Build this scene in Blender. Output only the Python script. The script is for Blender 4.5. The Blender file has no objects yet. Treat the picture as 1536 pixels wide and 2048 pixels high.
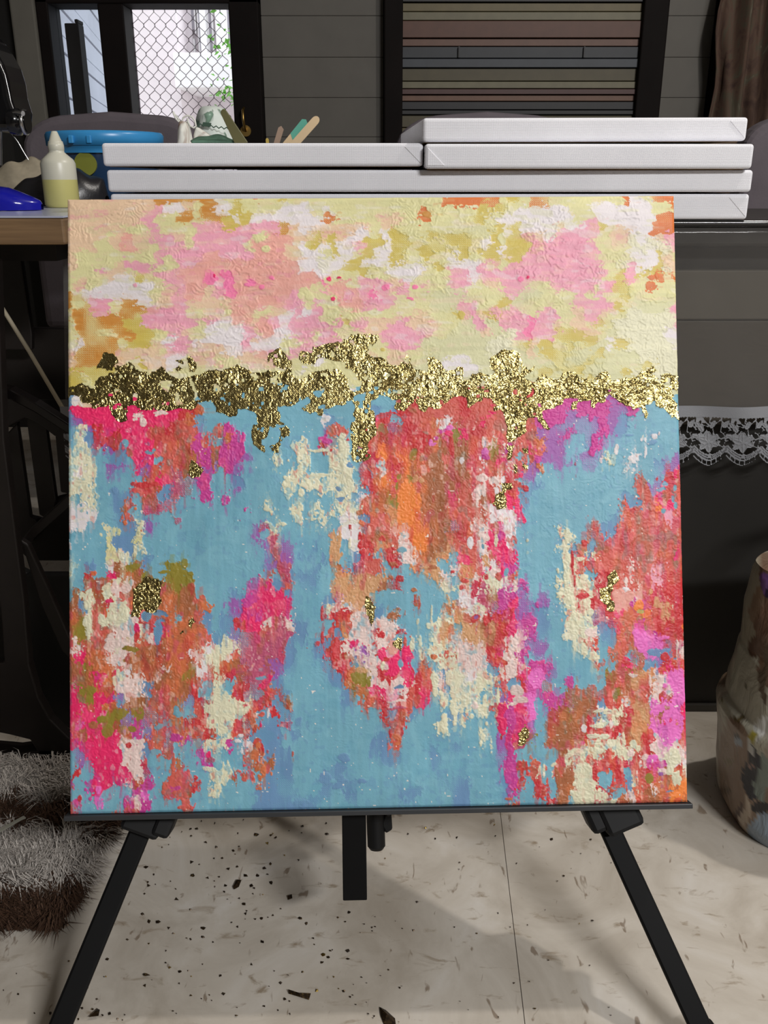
import bpy, bmesh, math, random
import numpy as np
from mathutils import Vector, Matrix, Euler
from mathutils import noise as mnoise

C = bpy.context.scene.collection
SC = bpy.context.scene
random.seed(7)

# ---------------------------------------------------------------- camera
F_PX = 1807.0                      # focal length in pixels of the 1536 x 2048 frame
PITCH = math.radians(20.3)
EYE = Vector((0.0, 0.0, 0.80))
cam = bpy.data.cameras.new('camera')
cam.sensor_fit = 'VERTICAL'
cam.sensor_height = 24.0
cam.lens = 24.0 * F_PX / 2048.0
cam.clip_start = 0.02
cam_o = bpy.data.objects.new('camera', cam)
C.objects.link(cam_o)
cam_o.location = EYE
cam_o.rotation_euler = (math.pi / 2 - PITCH, 0, 0)
SC.camera = cam_o

# ---------------------------------------------------------------- daylight outside
world = bpy.data.worlds.new('daylight')
SC.world = world
world.use_nodes = True
bg = world.node_tree.nodes['Background']
bg.inputs[0].default_value = (0.94, 0.96, 1.0, 1)
bg.inputs[1].default_value = 1.7

# ---------------------------------------------------------------- room lamps
def lamp(name, kind, loc, power, col, size=0.1, aim=None, size_y=None):
    d = bpy.data.lights.new(name, kind)
    d.energy = power
    d.color = col
    if kind == 'AREA':
        d.size = size
        if size_y:
            d.shape = 'RECTANGLE'
            d.size_y = size_y
    else:
        d.shadow_soft_size = size
    o = bpy.data.objects.new(name, d)
    C.objects.link(o)
    o.location = loc
    if aim is not None:
        o.rotation_euler = (Vector(aim) - Vector(loc)).to_track_quat('-Z', 'Y').to_euler()
    return o
lamp('side_bulb', 'POINT', (1.08, 1.02, 2.28), 52.0, (1.0, 0.95, 0.89), 0.035)
lamp('ceiling_tube', 'AREA', (1.30, -1.45, 2.20), 64.0, (1.0, 0.99, 0.98), 0.8, (0.0, 0.85, 0.45), 0.12)

SC.view_settings.view_transform = 'Standard'
SC.view_settings.look = 'None'
SC.view_settings.gamma = 1.0
SC.view_settings.use_curve_mapping = False
SC.view_settings.exposure = 0.0

# ---------------------------------------------------------------- helpers
CP, SP = math.cos(PITCH), math.sin(PITCH)
FWD, UPV = Vector((0, CP, -SP)), Vector((0, SP, CP))
def ray(x, y):
    return FWD + Vector((1, 0, 0)) * ((x - 768) / F_PX) + UPV * ((1024 - y) / F_PX)
def at(x, y, Y):                   # point of the photograph at distance Y
    d = ray(x, y)
    return EYE + d * (Y / d.y)
def on(x, y, Z=0.0):               # point of the photograph at height Z
    d = ray(x, y)
    return EYE + d * ((Z - EYE.z) / d.z)

def lin(r, g, b, k=1.0):
    f = lambda c: (c / 12.92 if c <= 0.04045 else ((c + 0.055) / 1.055) ** 2.4)
    return tuple(min(0.95, f(v / 255.0) * k) for v in (r, g, b))

class NT:
    def __init__(s, name):
        s.m = bpy.data.materials.new(name)
        s.m.use_nodes = True
        s.t = s.m.node_tree
        s.n = s.t.nodes
        s.b = s.n['Principled BSDF']
    def new(s, kind, **kw):
        x = s.n.new(kind)
        for k, v in kw.items():
            setattr(x, k, v)
        return x
    def link(s, a, b):
        s.t.links.new(a, b)
    def coord(s, scale=(1, 1, 1), rot=(0, 0, 0), kind='Object'):
        c = s.new('ShaderNodeTexCoord')
        m = s.new('ShaderNodeMapping')
        m.inputs['Scale'].default_value = scale
        m.inputs['Rotation'].default_value = rot
        s.link(c.outputs[kind], m.inputs['Vector'])
        return m.outputs['Vector']
    def noise(s, vec, scale, detail=4, rough=0.55, dist=0.0):
        x = s.new('ShaderNodeTexNoise')
        x.inputs['Scale'].default_value = scale
        x.inputs['Detail'].default_value = detail
        x.inputs['Roughness'].default_value = rough
        x.inputs['Distortion'].default_value = dist
        s.link(vec, x.inputs['Vector'])
        return x.outputs['Fac']
    def ramp(s, fac, stops):
        x = s.new('ShaderNodeValToRGB')
        e = x.color_ramp.elements
        while len(e) < len(stops):
            e.new(0.5)
        for q, (p, c) in zip(e, stops):
            q.position = p
            q.color = (c[0], c[1], c[2], 1) if not isinstance(c, float) else (c, c, c, 1)
        s.link(fac, x.inputs['Fac'])
        return x.outputs['Color']
    def mix(s, fac, a, b, mode='MIX'):
        x = s.new('ShaderNodeMix', data_type='RGBA', blend_type=mode)
        for v, i in ((fac, 0), (a, 6), (b, 7)):
            if hasattr(v, 'is_linked') or hasattr(v, 'links'):
                s.link(v, x.inputs[i])
            else:
                x.inputs[i].default_value = v if i == 0 else (v[0], v[1], v[2], 1)
        return x.outputs[2]
    def color(s, v):
        if hasattr(v, 'links'):
            s.link(v, s.b.inputs['Base Color'])
        else:
            s.b.inputs['Base Color'].default_value = (v[0], v[1], v[2], 1)
    def bump(s, h, strength=0.3, dist=0.002):
        x = s.new('ShaderNodeBump')
        x.inputs['Strength'].default_value = strength
        x.inputs['Distance'].default_value = dist
        s.link(h, x.inputs['Height'])
        s.link(x.outputs['Normal'], s.b.inputs['Normal'])
        return x
    def set(s, **kw):
        for k, v in kw.items():
            s.b.inputs[k.replace('_', ' ')].default_value = v
        return s

def plain(name, col, rough=0.6, metal=0.0, var=0.12, scale=14, bump=0.0, bscale=60, spec=0.5, coat=0.0):
    t = NT(name)
    v = t.coord()
    n = t.noise(v, scale, 5)
    a = tuple(max(0, c * (1 - var)) for c in col)
    b = tuple(min(1, c * (1 + var)) for c in col)
    t.color(t.ramp(n, [(0.3, a), (0.7, b)]))
    t.set(Roughness=rough, Metallic=metal)
    t.b.inputs['Specular IOR Level'].default_value = spec
    if coat:
        t.b.inputs['Coat Weight'].default_value = coat
    if bump:
        t.bump(t.noise(v, bscale, 5), bump, 0.003)
    return t.m

class MB:
    """collects shapes for one mesh object"""
    def __init__(s):
        s.v, s.f, s.sm = [], [], []
    def add(s, verts, faces, smooth=False):
        o = len(s.v)
        s.v += [tuple(p) for p in verts]
        s.f += [tuple(i + o for i in f) for f in faces]
        s.sm += [smooth] * len(faces)
        return s
    def box(s, a, b, M=None):
        (x0, y0, z0), (x1, y1, z1) = a, b
        p = [(x0, y0, z0), (x1, y0, z0), (x1, y1, z0), (x0, y1, z0), (x0, y0, z1), (x1, y0, z1), (x1, y1, z1), (x0, y1, z1)]
        if M is not None:
            p = [M @ Vector(q) for q in p]
        return s.add(p, [(0, 3, 2, 1), (4, 5, 6, 7), (0, 1, 5, 4), (1, 2, 6, 5), (2, 3, 7, 6), (3, 0, 4, 7)])
    def prism(s, pts, d):          # closed polygon of 3-D points swept by vector d
        d = Vector(d)
        n = len(pts)
        p = [Vector(q) for q in pts]
        return s.add(p + [q + d for q in p], [tuple(range(n))[::-1], tuple(range(n, 2 * n))] + [(i, (i + 1) % n, n + (i + 1) % n, n + i) for i in range(n)])
    def tube(s, path, r, seg=10, cap=True, smooth=True):
        path = [Vector(p) for p in path]
        n = len(path)
        rr = r if isinstance(r, (list, tuple)) else [r] * n
        rings, prev = [], None
        for i, p in enumerate(path):
            t = (path[min(i + 1, n - 1)] - path[max(i - 1, 0)]).normalized()
            if prev is None:
                u = t.orthogonal().normalized()
            else:
                u = (prev - t * prev.dot(t)).normalized()
            prev = u
            w = t.cross(u)
            rings.append([p + (u * math.cos(2 * math.pi * k / seg) + w * math.sin(2 * math.pi * k / seg)) * rr[i] for k in range(seg)])
        V = [q for R in rings for q in R]
        Fc = [(i * seg + k, i * seg + (k + 1) % seg, (i + 1) * seg + (k + 1) % seg, (i + 1) * seg + k) for i in range(n - 1) for k in range(seg)]
        s.add(V, Fc, smooth)
        if cap:
            s.add(rings[0], [tuple(range(seg))[::-1]])
            s.add(rings[-1], [tuple(range(seg))])
        return s
    def lathe(s, prof, c, seg=28, axis='Z', sx=1.0, sy=1.0):
        c = Vector(c)
        V = []
        for r, h in prof:
            for k in range(seg):
                a = 2 * math.pi * k / seg
                q = (r * math.cos(a) * sx, r * math.sin(a) * sy, h)
                if axis == 'X':
                    q = (h, r * math.cos(a), r * math.sin(a))
                if axis == 'Y':
                    q = (r * math.cos(a), h, -r * math.sin(a))
                V.append(c + Vector(q))
        n = len(prof)
        s.add(V, [(i * seg + k, i * seg + (k + 1) % seg, (i + 1) * seg + (k + 1) % seg, (i + 1) * seg + k) for i in range(n - 1) for k in range(seg)], True)
        s.add(V[:seg], [tuple(range(seg))[::-1]])
        s.add(V[-seg:], [tuple(range(seg))])
        return s
    def surf(s, fn, nu, nv, smooth=True, wrap=False):
        V = [fn(i / (nu if wrap else nu - 1), j / (nv - 1)) for j in range(nv) for i in range(nu)]
        Fc = [(j * nu + i, j * nu + (i + 1) % nu, (j + 1) * nu + (i + 1) % nu, (j + 1) * nu + i) for j in range(nv - 1) for i in range(nu if wrap else nu - 1)]
        return s.add(V, Fc, smooth)
    def build(s, name, mat, parent=None, bevel=0.0, seg=2, recenter=True):
        me = bpy.data.meshes.new(name)
        me.from_pydata(s.v, [], s.f)
        me.polygons.foreach_set('use_smooth', s.sm)
        me.materials.append(mat)
        me.update()
        o = bpy.data.objects.new(name, me)
        C.objects.link(o)
        if parent is not None:
            o.parent = parent
            if parent.get('_m'):
                pass
            if recenter:
                o.matrix_parent_inverse = wmat(parent).inverted()
        if bevel:
            b = o.modifiers.new('bevel', 'BEVEL')
            b.width = bevel
            b.segments = seg
            b.limit_method = 'ANGLE'
            b.angle_limit = math.radians(35)
            b.harden_normals = False
        return o

def wmat(o):
    M = Matrix.LocRotScale(o.location, o.rotation_euler, o.scale)
    if o.parent is not None:
        M = wmat(o.parent) @ o.matrix_parent_inverse @ M
    return M
def thing(name, label, cat, loc=(0, 0, 0), rot=(0, 0, 0), group=None):
    o = bpy.data.objects.new(name, None)
    o.empty_display_size = 0.05
    C.objects.link(o)
    o.location = loc
    o.rotation_euler = rot
    return tag(o, label, cat, group)
def tag(o, label, cat, group=None):
    o['label'] = label
    o['category'] = cat
    if group:
        o['group'] = group
    return o
def struct(o):
    o['kind'] = 'structure'
    return o
def colors(o, arr):                # per-point colour, linear rgb
    a = o.data.color_attributes.new('pigment', 'FLOAT_COLOR', 'POINT')
    full = np.ones((len(o.data.vertices), 4), np.float32)
    full[:, :3] = arr
    a.data.foreach_set('color', full.ravel())

def vnoise(shape, cx, cy, seed, ox=0.0):
    """smooth value noise in [-1,1], cx x cy cells over the grid"""
    r = np.random.RandomState(seed)
    g = r.rand(int(cy) + 3, int(cx) + 3).astype(np.float32) * 2 - 1
    y = np.linspace(0, cy, shape[0], dtype=np.float32)
    x = np.linspace(0, cx, shape[1], dtype=np.float32)
    yi, xi = y.astype(int), x.astype(int)
    fy, fx = y - yi, x - xi
    fy = (fy * fy * (3 - 2 * fy))[:, None]
    fx = (fx * fx * (3 - 2 * fx))[None, :]
    a, b = g[np.ix_(yi, xi)], g[np.ix_(yi, xi + 1)]
    c, d = g[np.ix_(yi + 1, xi)], g[np.ix_(yi + 1, xi + 1)]
    return (a + (b - a) * fx) * (1 - fy) + (c + (d - c) * fx) * fy
def fbm(shape, cx, cy, seed, oct=3, gain=0.5):
    t, a, s = 0, 1.0, 0
    for k in range(oct):
        t = t + a * vnoise(shape, cx * 2 ** k, cy * 2 ** k, seed + 31 * k)
        s += a
        a *= gain
    return t / s
def lin_np(a):
    a = np.asarray(a, np.float32) / 255.0
    return np.where(a <= 0.04045, a / 12.92, ((a + 0.055) / 1.055) ** 2.4)
# ---------------------------------------------------------------- room shell
K = 0.95                            # sRGB reading -> albedo for things lit like the back of the room
vinyl = NT('vinyl_floor')
v = vinyl.coord()
n1 = vinyl.noise(v, 7, 6, 0.6, 1.2)
v2 = vinyl.coord((26, 60, 26), (0, 0, 0.5))
n2 = vinyl.noise(v2, 1.0, 5, 0.6, 0.6)
v3 = vinyl.coord((70, 30, 40), (0, 0, -0.35))
n3 = vinyl.noise(v3, 1.0, 3, 0.5, 0.8)
c1 = vinyl.ramp(n1, [(0.3, lin(180, 170, 156)), (0.55, lin(206, 198, 186)), (0.75, lin(222, 217, 210))])
c2 = vinyl.ramp(n2, [(0.60, (0, 0, 0)), (0.72, (1, 1, 1))])
c3 = vinyl.ramp(n3, [(0.66, (0, 0, 0)), (0.72, (1, 1, 1))])
col = vinyl.mix(c2, c1, lin(158, 143, 124))
m3 = vinyl.new('ShaderNodeMath', operation='MULTIPLY'); vinyl.link(c3, m3.inputs[0]); m3.inputs[1].default_value = 0.75
col = vinyl.mix(m3.outputs[0], col, lin(124, 104, 84))
vinyl.color(col)
vinyl.set(Roughness=0.42)
vinyl.bump(n2, 0.12, 0.002)
floor = struct(MB().box((-2.4, -2.6, -0.12), (2.4, 3.12, -0.004)).build('floor', plain('floor_base', lin(90, 80, 70), 0.9)))
ang = math.atan2(0.1565 - 0.1421, 1.0038 - 0.6751)
def sx(Y):
    return 0.1421 + (Y - 0.6751) * math.tan(ang)
for sgn in (-1, 1):
    g = 0.0004 * sgn
    xe = 2.4 * sgn
    pts = [(sx(-2.6) + g, -2.6, -0.004), (xe, -2.6, -0.004), (xe, 3.12, -0.004), (sx(3.12) + g, 3.12, -0.004)]
    MB().prism(pts, (0, 0, 0.004)).build('vinyl_sheet', vinyl.m, floor)

wallm = plain('grey_wall_paint', lin(112, 108, 102), 0.8, var=0.05, bump=0.08)
darkwood = plain('dark_brown_wood', lin(17, 12, 11), 0.7, var=0.25, scale=8, spec=0.12)
ceil = plain('ceiling_paint', lin(140, 136, 130), 0.9, var=0.03)
struct(MB().box((-2.5, -2.7, 2.60), (2.5, 3.2, 2.72)).build('ceiling', ceil))
struct(MB().box((-2.52, -2.7, 0), (-2.4, 3.2, 2.6)).build('wall_left', wallm))
struct(MB().box((2.4, -2.7, 0), (2.52, 3.2, 2.6)).build('wall_right', wallm))
struct(MB().box((-2.5, -2.72, 0), (2.5, -2.6, 2.6)).build('wall_back', wallm))
YW = 3.0
def X3(px, py=100):
    return at(px, py, YW).x
def Z3(py):
    return at(768, py, YW).z
xl0, xl1, xr0, xr1 = X3(116), X3(212), X3(262), X3(466)       # left pane, mullion, right pane
zt = Z3(13)
zb = 0.62
post = X3(524)
pan0, pan1 = X3(768), X3(1322)
wf = struct(MB().box((-2.4, YW, 0), (X3(44), YW + 0.12, 2.6))
            .box((post, YW + 0.02, 0), (2.4, YW + 0.12, 2.6))
            .box((X3(44), YW, 1.9), (post, YW + 0.12, 2.6)).box((X3(44), YW, 0), (post, YW + 0.12, zb - 0.05))
            .build('wall_far', plain('dark_wall', lin(22, 20, 18), 0.85, var=0.06)))
bm_ = plain('grey_board_paint', lin(92, 89, 84), 0.75, var=0.06, bump=0.05)
step = Z3(32) - Z3(115)
for a, b in ((post, pan0), (pan1, X3(1422))):
    z = Z3(32) + 5 * step
    zs = [Z3(32) + k * step for k in range(8, -9, -1)]
    zs = [q for q in zs if 0.0 < q < 2.6] + [0.0]
    top = 2.6
    for q in zs:
        MB().box((a + 0.001, YW - 0.004, q + 0.0002), (b - 0.001, YW + 0.02, top - 0.0002)).build('wall_board', bm_, wf, bevel=0.002)
        top = q
# pale reveal to the left of the window
rev = plain('reveal_paint', lin(94, 91, 84), 0.8, var=0.08)
struct(MB().box((X3(44), YW - 0.06, 0), (X3(92), YW + 0.02, 2.6)).build('trim_1', rev, bevel=0.006))
# ---------------------------------------------------------------- window with chain-link screen
w1 = thing('window_1', 'dark framed window with diamond wire screen and pale daylight outside', 'window', (0, YW, zb))
del w1['category']
struct(w1)
fd = 0.07
bars = [((X3(92), YW - 0.05, zb - 0.08), (xl0, YW + 0.06, 1.95)), ((xl1, YW - 0.05, zb), (xr0, YW + 0.06, zt)), ((xr1, YW - 0.05, zb - 0.08), (post, YW + 0.06, 1.95)),
        ((X3(92), YW - 0.05, zt), (post, YW + 0.06, 1.95)), ((X3(92), YW - 0.05, zb - 0.08), (post, YW + 0.06, zb))]
for a, b in bars:
    MB().box(a, b).build('frame_bar', darkwood, w1, bevel=0.004)
glass = NT('window_glass')
tr = glass.new('ShaderNodeBsdfTransparent'); gl = glass.new('ShaderNodeBsdfGlossy'); mx = glass.new('ShaderNodeMixShader')
tr.inputs[0].default_value = (0.80, 0.84, 0.88, 1); gl.inputs['Roughness'].default_value = 0.03; mx.inputs[0].default_value = 0.08
glass.link(tr.outputs[0], mx.inputs[1]); glass.link(gl.outputs[0], mx.inputs[2])
glass.link(mx.outputs[0], glass.n['Material Output'].inputs[0])
MB().box((xl0, YW + 0.02, zb), (xl1, YW + 0.025, zt)).build('glass_pane', glass.m, w1)
wire = plain('screen_wire', lin(92, 78, 86), 0.5, 0.6, var=0.1)
wm = MB()
pit = (X3(350, 130) - X3(328, 130))
rowh = (Z3(100) - Z3(129)) / 2 * 1.0
nx = int((xr1 - xr0) / pit) + 3
nz_ = int((zt - zb) / rowh) + 2
for i in range(-1, nx + 1):
    path = []
    for j in range(nz_ + 1):
        x = xr0 + i * pit + (pit * 0.5 if j % 2 else 0.0)
        z = zt - 0.004 - j * rowh
        s = 1 if j % 2 else -1
        y = YW + 0.045 + 0.002 * s
        x2 = min(max(x, xr0), xr1)
        path += [(x2, y, z + rowh * 0.14), (x2, y, z - rowh * 0.14)]
    path = [p for p in path if p[2] > zb]
    wm.tube(path, 0.0009, 4, smooth=False)
    path = [(min(max(2 * (xr0 + i * pit) - p[0] + 0.0015, xr0), xr1), p[1] + 0.002, p[2]) for p in path]
    wm.tube(path, 0.0009, 4, smooth=False)
wo = wm.build('wire_screen', wire, w1)
brass = plain('brass', lin(170, 140, 80), 0.35, 1.0, var=0.1)
p0 = at(488, 216, YW - 0.05); p1 = at(492, 262, YW - 0.05)
MB().tube([p0 + Vector((0, -0.004, 0)), p0 + Vector((0, -0.03, -0.01)), (p0 + p1) / 2 + Vector((0, -0.036, 0)), p1 + Vector((0, -0.03, 0.01)), p1 + Vector((0, -0.004, 0))], 0.004, 8).lathe([(0.016, 0), (0.016, 0.006)], p1 + Vector((0, -0.006, 0)), 16, 'Y').build('window_handle', brass, w1)

# ---------------------------------------------------------------- striped shutter panel in a dark frame
w2 = thing('window_2', 'dark framed window filled with brown, khaki and navy horizontal slats', 'window', (0.4, YW, 0.9))
del w2['category']
struct(w2)
a0, a1 = X3(805), X3(1278, 40)
for a, b in (((pan0, YW - 0.05, 0.55), (a0, YW + 0.02, 2.1)), ((a1, YW - 0.05, 0.55), (pan1, YW + 0.02, 2.1)), ((pan0, YW - 0.05, 2.1), (pan1, YW + 0.02, 2.2)), ((pan0, YW - 0.05, 0.5), (pan1, YW + 0.02, 0.6))):
    MB().box(a, b).build('frame_bar', darkwood, w2, bevel=0.004)
KS = 1.3
stripes = [(8, 26, (80, 71, 46)), (26, 44, (88, 84, 66)), (44, 79, (72, 45, 34)), (79, 95, (84, 60, 50)), (95, 119, (36, 39, 44)), (119, 138, (48, 52, 58)), (138, 164, (64, 58, 40)),
           (164, 179, (90, 86, 68)), (179, 191, (62, 40, 38)), (191, 204, (88, 63, 50)), (204, 221, (29, 29, 32)), (221, 231, (24, 24, 26)), (231, 256, (66, 60, 42)), (256, 280, (80, 72, 50))]
smats = {}
full = []
for y0, y1, c in stripes:
    full.append((Z3(y0), Z3(y1), c))
zz = Z3(8)
for dz, c in ((0.026, (29, 29, 32)), (0.022, (84, 60, 50)), (0.02, (62, 40, 38)), (0.024, (90, 86, 68)), (0.04, (64, 58, 40)), (0.03, (48, 52, 58)), (0.036, (36, 39, 44))):
    full.append((zz + dz, zz, c)); zz += dz
for i, (z1, z0, c) in enumerate(full):
    if c not in smats:
        smats[c] = plain('slat_paint', lin(*c, k=KS), 0.55, var=0.10, scale=30)
    MB().box((a0 - 0.004, YW - 0.022 - 0.004 * (i % 3), z0 + 0.0012), (a1 + 0.004, YW + 0.0, z1 - 0.0012)).build('slat', smats[c], w2, bevel=0.001, seg=1)
MB().box((a0, YW - 0.005, 0.6), (a1, YW + 0.012, 2.1)).build('backing_board', darkwood, w2)
# seam in the navy slats
for px in (915, 1163):
    x = X3(px)
    MB().box((x, YW - 0.036, Z3(118)), (x + 0.004, YW - 0.030, Z3(96))).build('seam_strip', smats[(29, 29, 32)], w2)

# ---------------------------------------------------------------- curtain at the right
cur = NT('patterned_curtain')
v = cur.coord((16, 16, 9))
n = cur.noise(v, 1.0, 5, 0.65, 1.4)
cur.color(cur.ramp(n, [(0.32, lin(52, 34, 28)), (0.5, lin(78, 58, 46)), (0.62, lin(68, 64, 50)), (0.75, lin(120, 106, 92))]))
cur.set(Roughness=0.85)
xc = X3(1412)
def cfn(u_, v_):
    z = 0.02 + v_ * 2.4
    x = xc + u_ * 0.62 + 0.004 * math.sin(z * 9) * (1 - u_) * (1 if u_ < 0.1 else 0.3) - (0.007 if u_ < 0.05 else 0) * math.sin(z * 22)
    y = YW - 0.10 + 0.028 * math.sin(u_ * 44 + 0.6 * math.sin(z * 3)) + 0.012 * math.sin(u_ * 97 + z * 5)
    return (x, y, z)
co = MB().surf(cfn, 130, 50).build('curtain', cur.m)
so = co.modifiers.new('thick', 'SOLIDIFY'); so.thickness = 0.004
tag(co, 'brown patterned curtain hanging in folds beside grey boarded wall', 'curtain')
rod = MB().tube([(xc - 0.05, YW - 0.10, 2.43), (xc + 0.7, YW - 0.10, 2.43)], 0.014, 12)
rod.tube([(xc + 0.0, YW - 0.10, 2.43), (xc + 0.0, YW + 0.02, 2.43)], 0.008, 8).tube([(xc + 0.6, YW - 0.10, 2.43), (xc + 0.6, YW + 0.02, 2.43)], 0.008, 8)
rod.build('curtain_rod', darkwood, co)

# ---------------------------------------------------------------- outside
yard = plain('pale_concrete', lin(205, 200, 195), 0.9, var=0.05)
go = struct(MB().box((-9, 3.4, -0.3), (6, 14, -0.12)).build('ground', yard))
pinkw = plain('pale_render', lin(234, 226, 229), 0.9, var=0.03, bump=0.05)
whitew = plain('white_render', lin(250, 250, 250), 0.9, var=0.01)
greyw = plain('grey_glazing', lin(176, 174, 182), 0.5, var=0.06)
YO = 8.0
hx = lambda px, py=100: at(px, py, YO).x
hz = lambda py: at(400, py, YO).z
hb = thing('house', 'pale pink house with white balcony seen through wire screen', 'house', (hx(360), YO, -0.12))
MB().box((hx(200), YO, -0.12), (hx(357, 120), YO + 1.5, 6)).build('side_wall', pinkw, hb)
MB().box((hx(357, 120), YO + 0.7, -0.12), (hx(620), YO + 2.2, 6)).build('rear_wall', pinkw, hb)
MB().box((hx(357, 120), YO - 0.2, hz(180)), (hx(620), YO + 0.7, hz(111))).build('balcony', whitew, hb, bevel=0.01)
for a, b in ((389, 401), (421, 440)):
    MB().box((hx(a), YO + 0.3, hz(115)), (hx(b), YO + 0.45, 6)).build('column', whitew, hb)
def gl_(a, b, y0, y1):
    q0, q1 = at(a, y1, YO + 0.69), at(b, y0, YO + 0.69)
    w = MB().box((q0.x, YO + 0.66, q0.z), (q1.x, YO + 0.70, q1.z)).build('window', greyw, hb)
    MB().box((q0.x - 0.012, YO + 0.65, q0.z - 0.03), (q0.x, YO + 0.70, q1.z + 0.03)).build('frame', whitew, w)
    MB().box((q1.x, YO + 0.65, q0.z - 0.03), (q1.x + 0.012, YO + 0.70, q1.z + 0.03)).build('frame', whitew, w)
gl_(357, 388, 8, 60); gl_(360, 388, 86, 106); gl_(402, 422, 6, 100); gl_(441, 470, 6, 104)
# siding wall of the neighbour, running away at the left
sid = plain('blue_white_siding', lin(228, 228, 236), 0.8, var=0.08, scale=3)
A = at(108, 60, 3.75); B = at(236, 60, 6.6)
nb_ = thing('siding_wall', 'blue white boarded outside wall running back beyond the left pane', 'outside wall', (A.x, A.y, -0.12))
dirv = Vector((B.x - A.x, B.y - A.y, 0)).normalized()
A0 = Vector((A.x, A.y, 0)) - dirv * 0.6
B0 = Vector((B.x, B.y, 0)) + dirv * 0.5
nrm = Vector((dirv.y, -dirv.x, 0))
zb_ = -0.12
k = 0
while zb_ < 3.2:
    hh = (0.098, 0.062)[k % 2]
    off = nrm * (0.004 * (k % 2))
    MB().prism([A0 + off + Vector((0, 0, zb_ + 0.004)), B0 + off + Vector((0, 0, zb_ + 0.004)), B0 + off + Vector((0, 0, zb_ + hh - 0.004)), A0 + off + Vector((0, 0, zb_ + hh - 0.004))], -nrm * 0.03).build('siding_board', sid, nb_)
    zb_ += hh
    k += 1
MB().prism([A0 - nrm * 0.035 + Vector((0, 0, -0.12)), B0 - nrm * 0.035 + Vector((0, 0, -0.12)), B0 - nrm * 0.035 + Vector((0, 0, 3.2)), A0 - nrm * 0.035 + Vector((0, 0, 3.2))], -nrm * 0.05).build('wall_backing', darkwood, nb_)
p = at(128, 46, 3.4); q = at(156, 46, 3.4)
po = MB().box((p.x, 3.4, -0.12), (q.x, 3.46, p.z)).box((q.x - 0.012, 3.4, p.z), (q.x, 3.46, p.z + 0.012)).build('timber_post', darkwood, bevel=0.003)
tag(po, 'dark timber post outside the left window pane', 'post')
# leaves at the edge of the screen
leafm = plain('leaf', lin(120, 190, 80), 0.6, var=0.25, scale=20)
tr_ = thing('garden_tree', 'bright green leafy tree at the right edge of wire screen', 'tree', (at(490, 120, 5.6).x, 5.6, -0.12))
tx = at(492, 120, 5.6).x
MB().tube([(tx, 5.6, -0.12), (tx + 0.02, 5.6, 0.6), (tx - 0.01, 5.62, 1.2), (tx + 0.03, 5.6, 2.0)], [0.03, 0.026, 0.02, 0.012], 8).build('trunk', darkwood, tr_)
lb = MB()
for cxp, cyp, n_, sp in ((466, 90, 46, 0.045), (463, 192, 46, 0.05), (505, 140, 60, 0.10), (500, 40, 60, 0.10)):
    c = at(cxp, cyp, 5.55)
    for i in range(n_):
        o_ = c + Vector((random.gauss(0, sp), random.gauss(0, sp), random.gauss(0, sp)))
        R_ = Euler((random.uniform(-1, 1), random.uniform(-1, 1), random.uniform(0, 6))).to_matrix()
        L = random.uniform(0.02, 0.04)
        lb.add([o_ + R_ @ Vector(q_) for q_ in ((0, 0, 0), (L * .35, L * .5, 0.004), (0, L * 1.1, 0), (-L * .35, L * .5, 0.004))], [(0, 1, 2, 3)])
    lb.tube([(tx, 5.6, c.z - 0.15), c], 0.006, 5)
lo = lb.build('leaves', leafm, tr_)
lo['kind'] = 'stuff'
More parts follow.
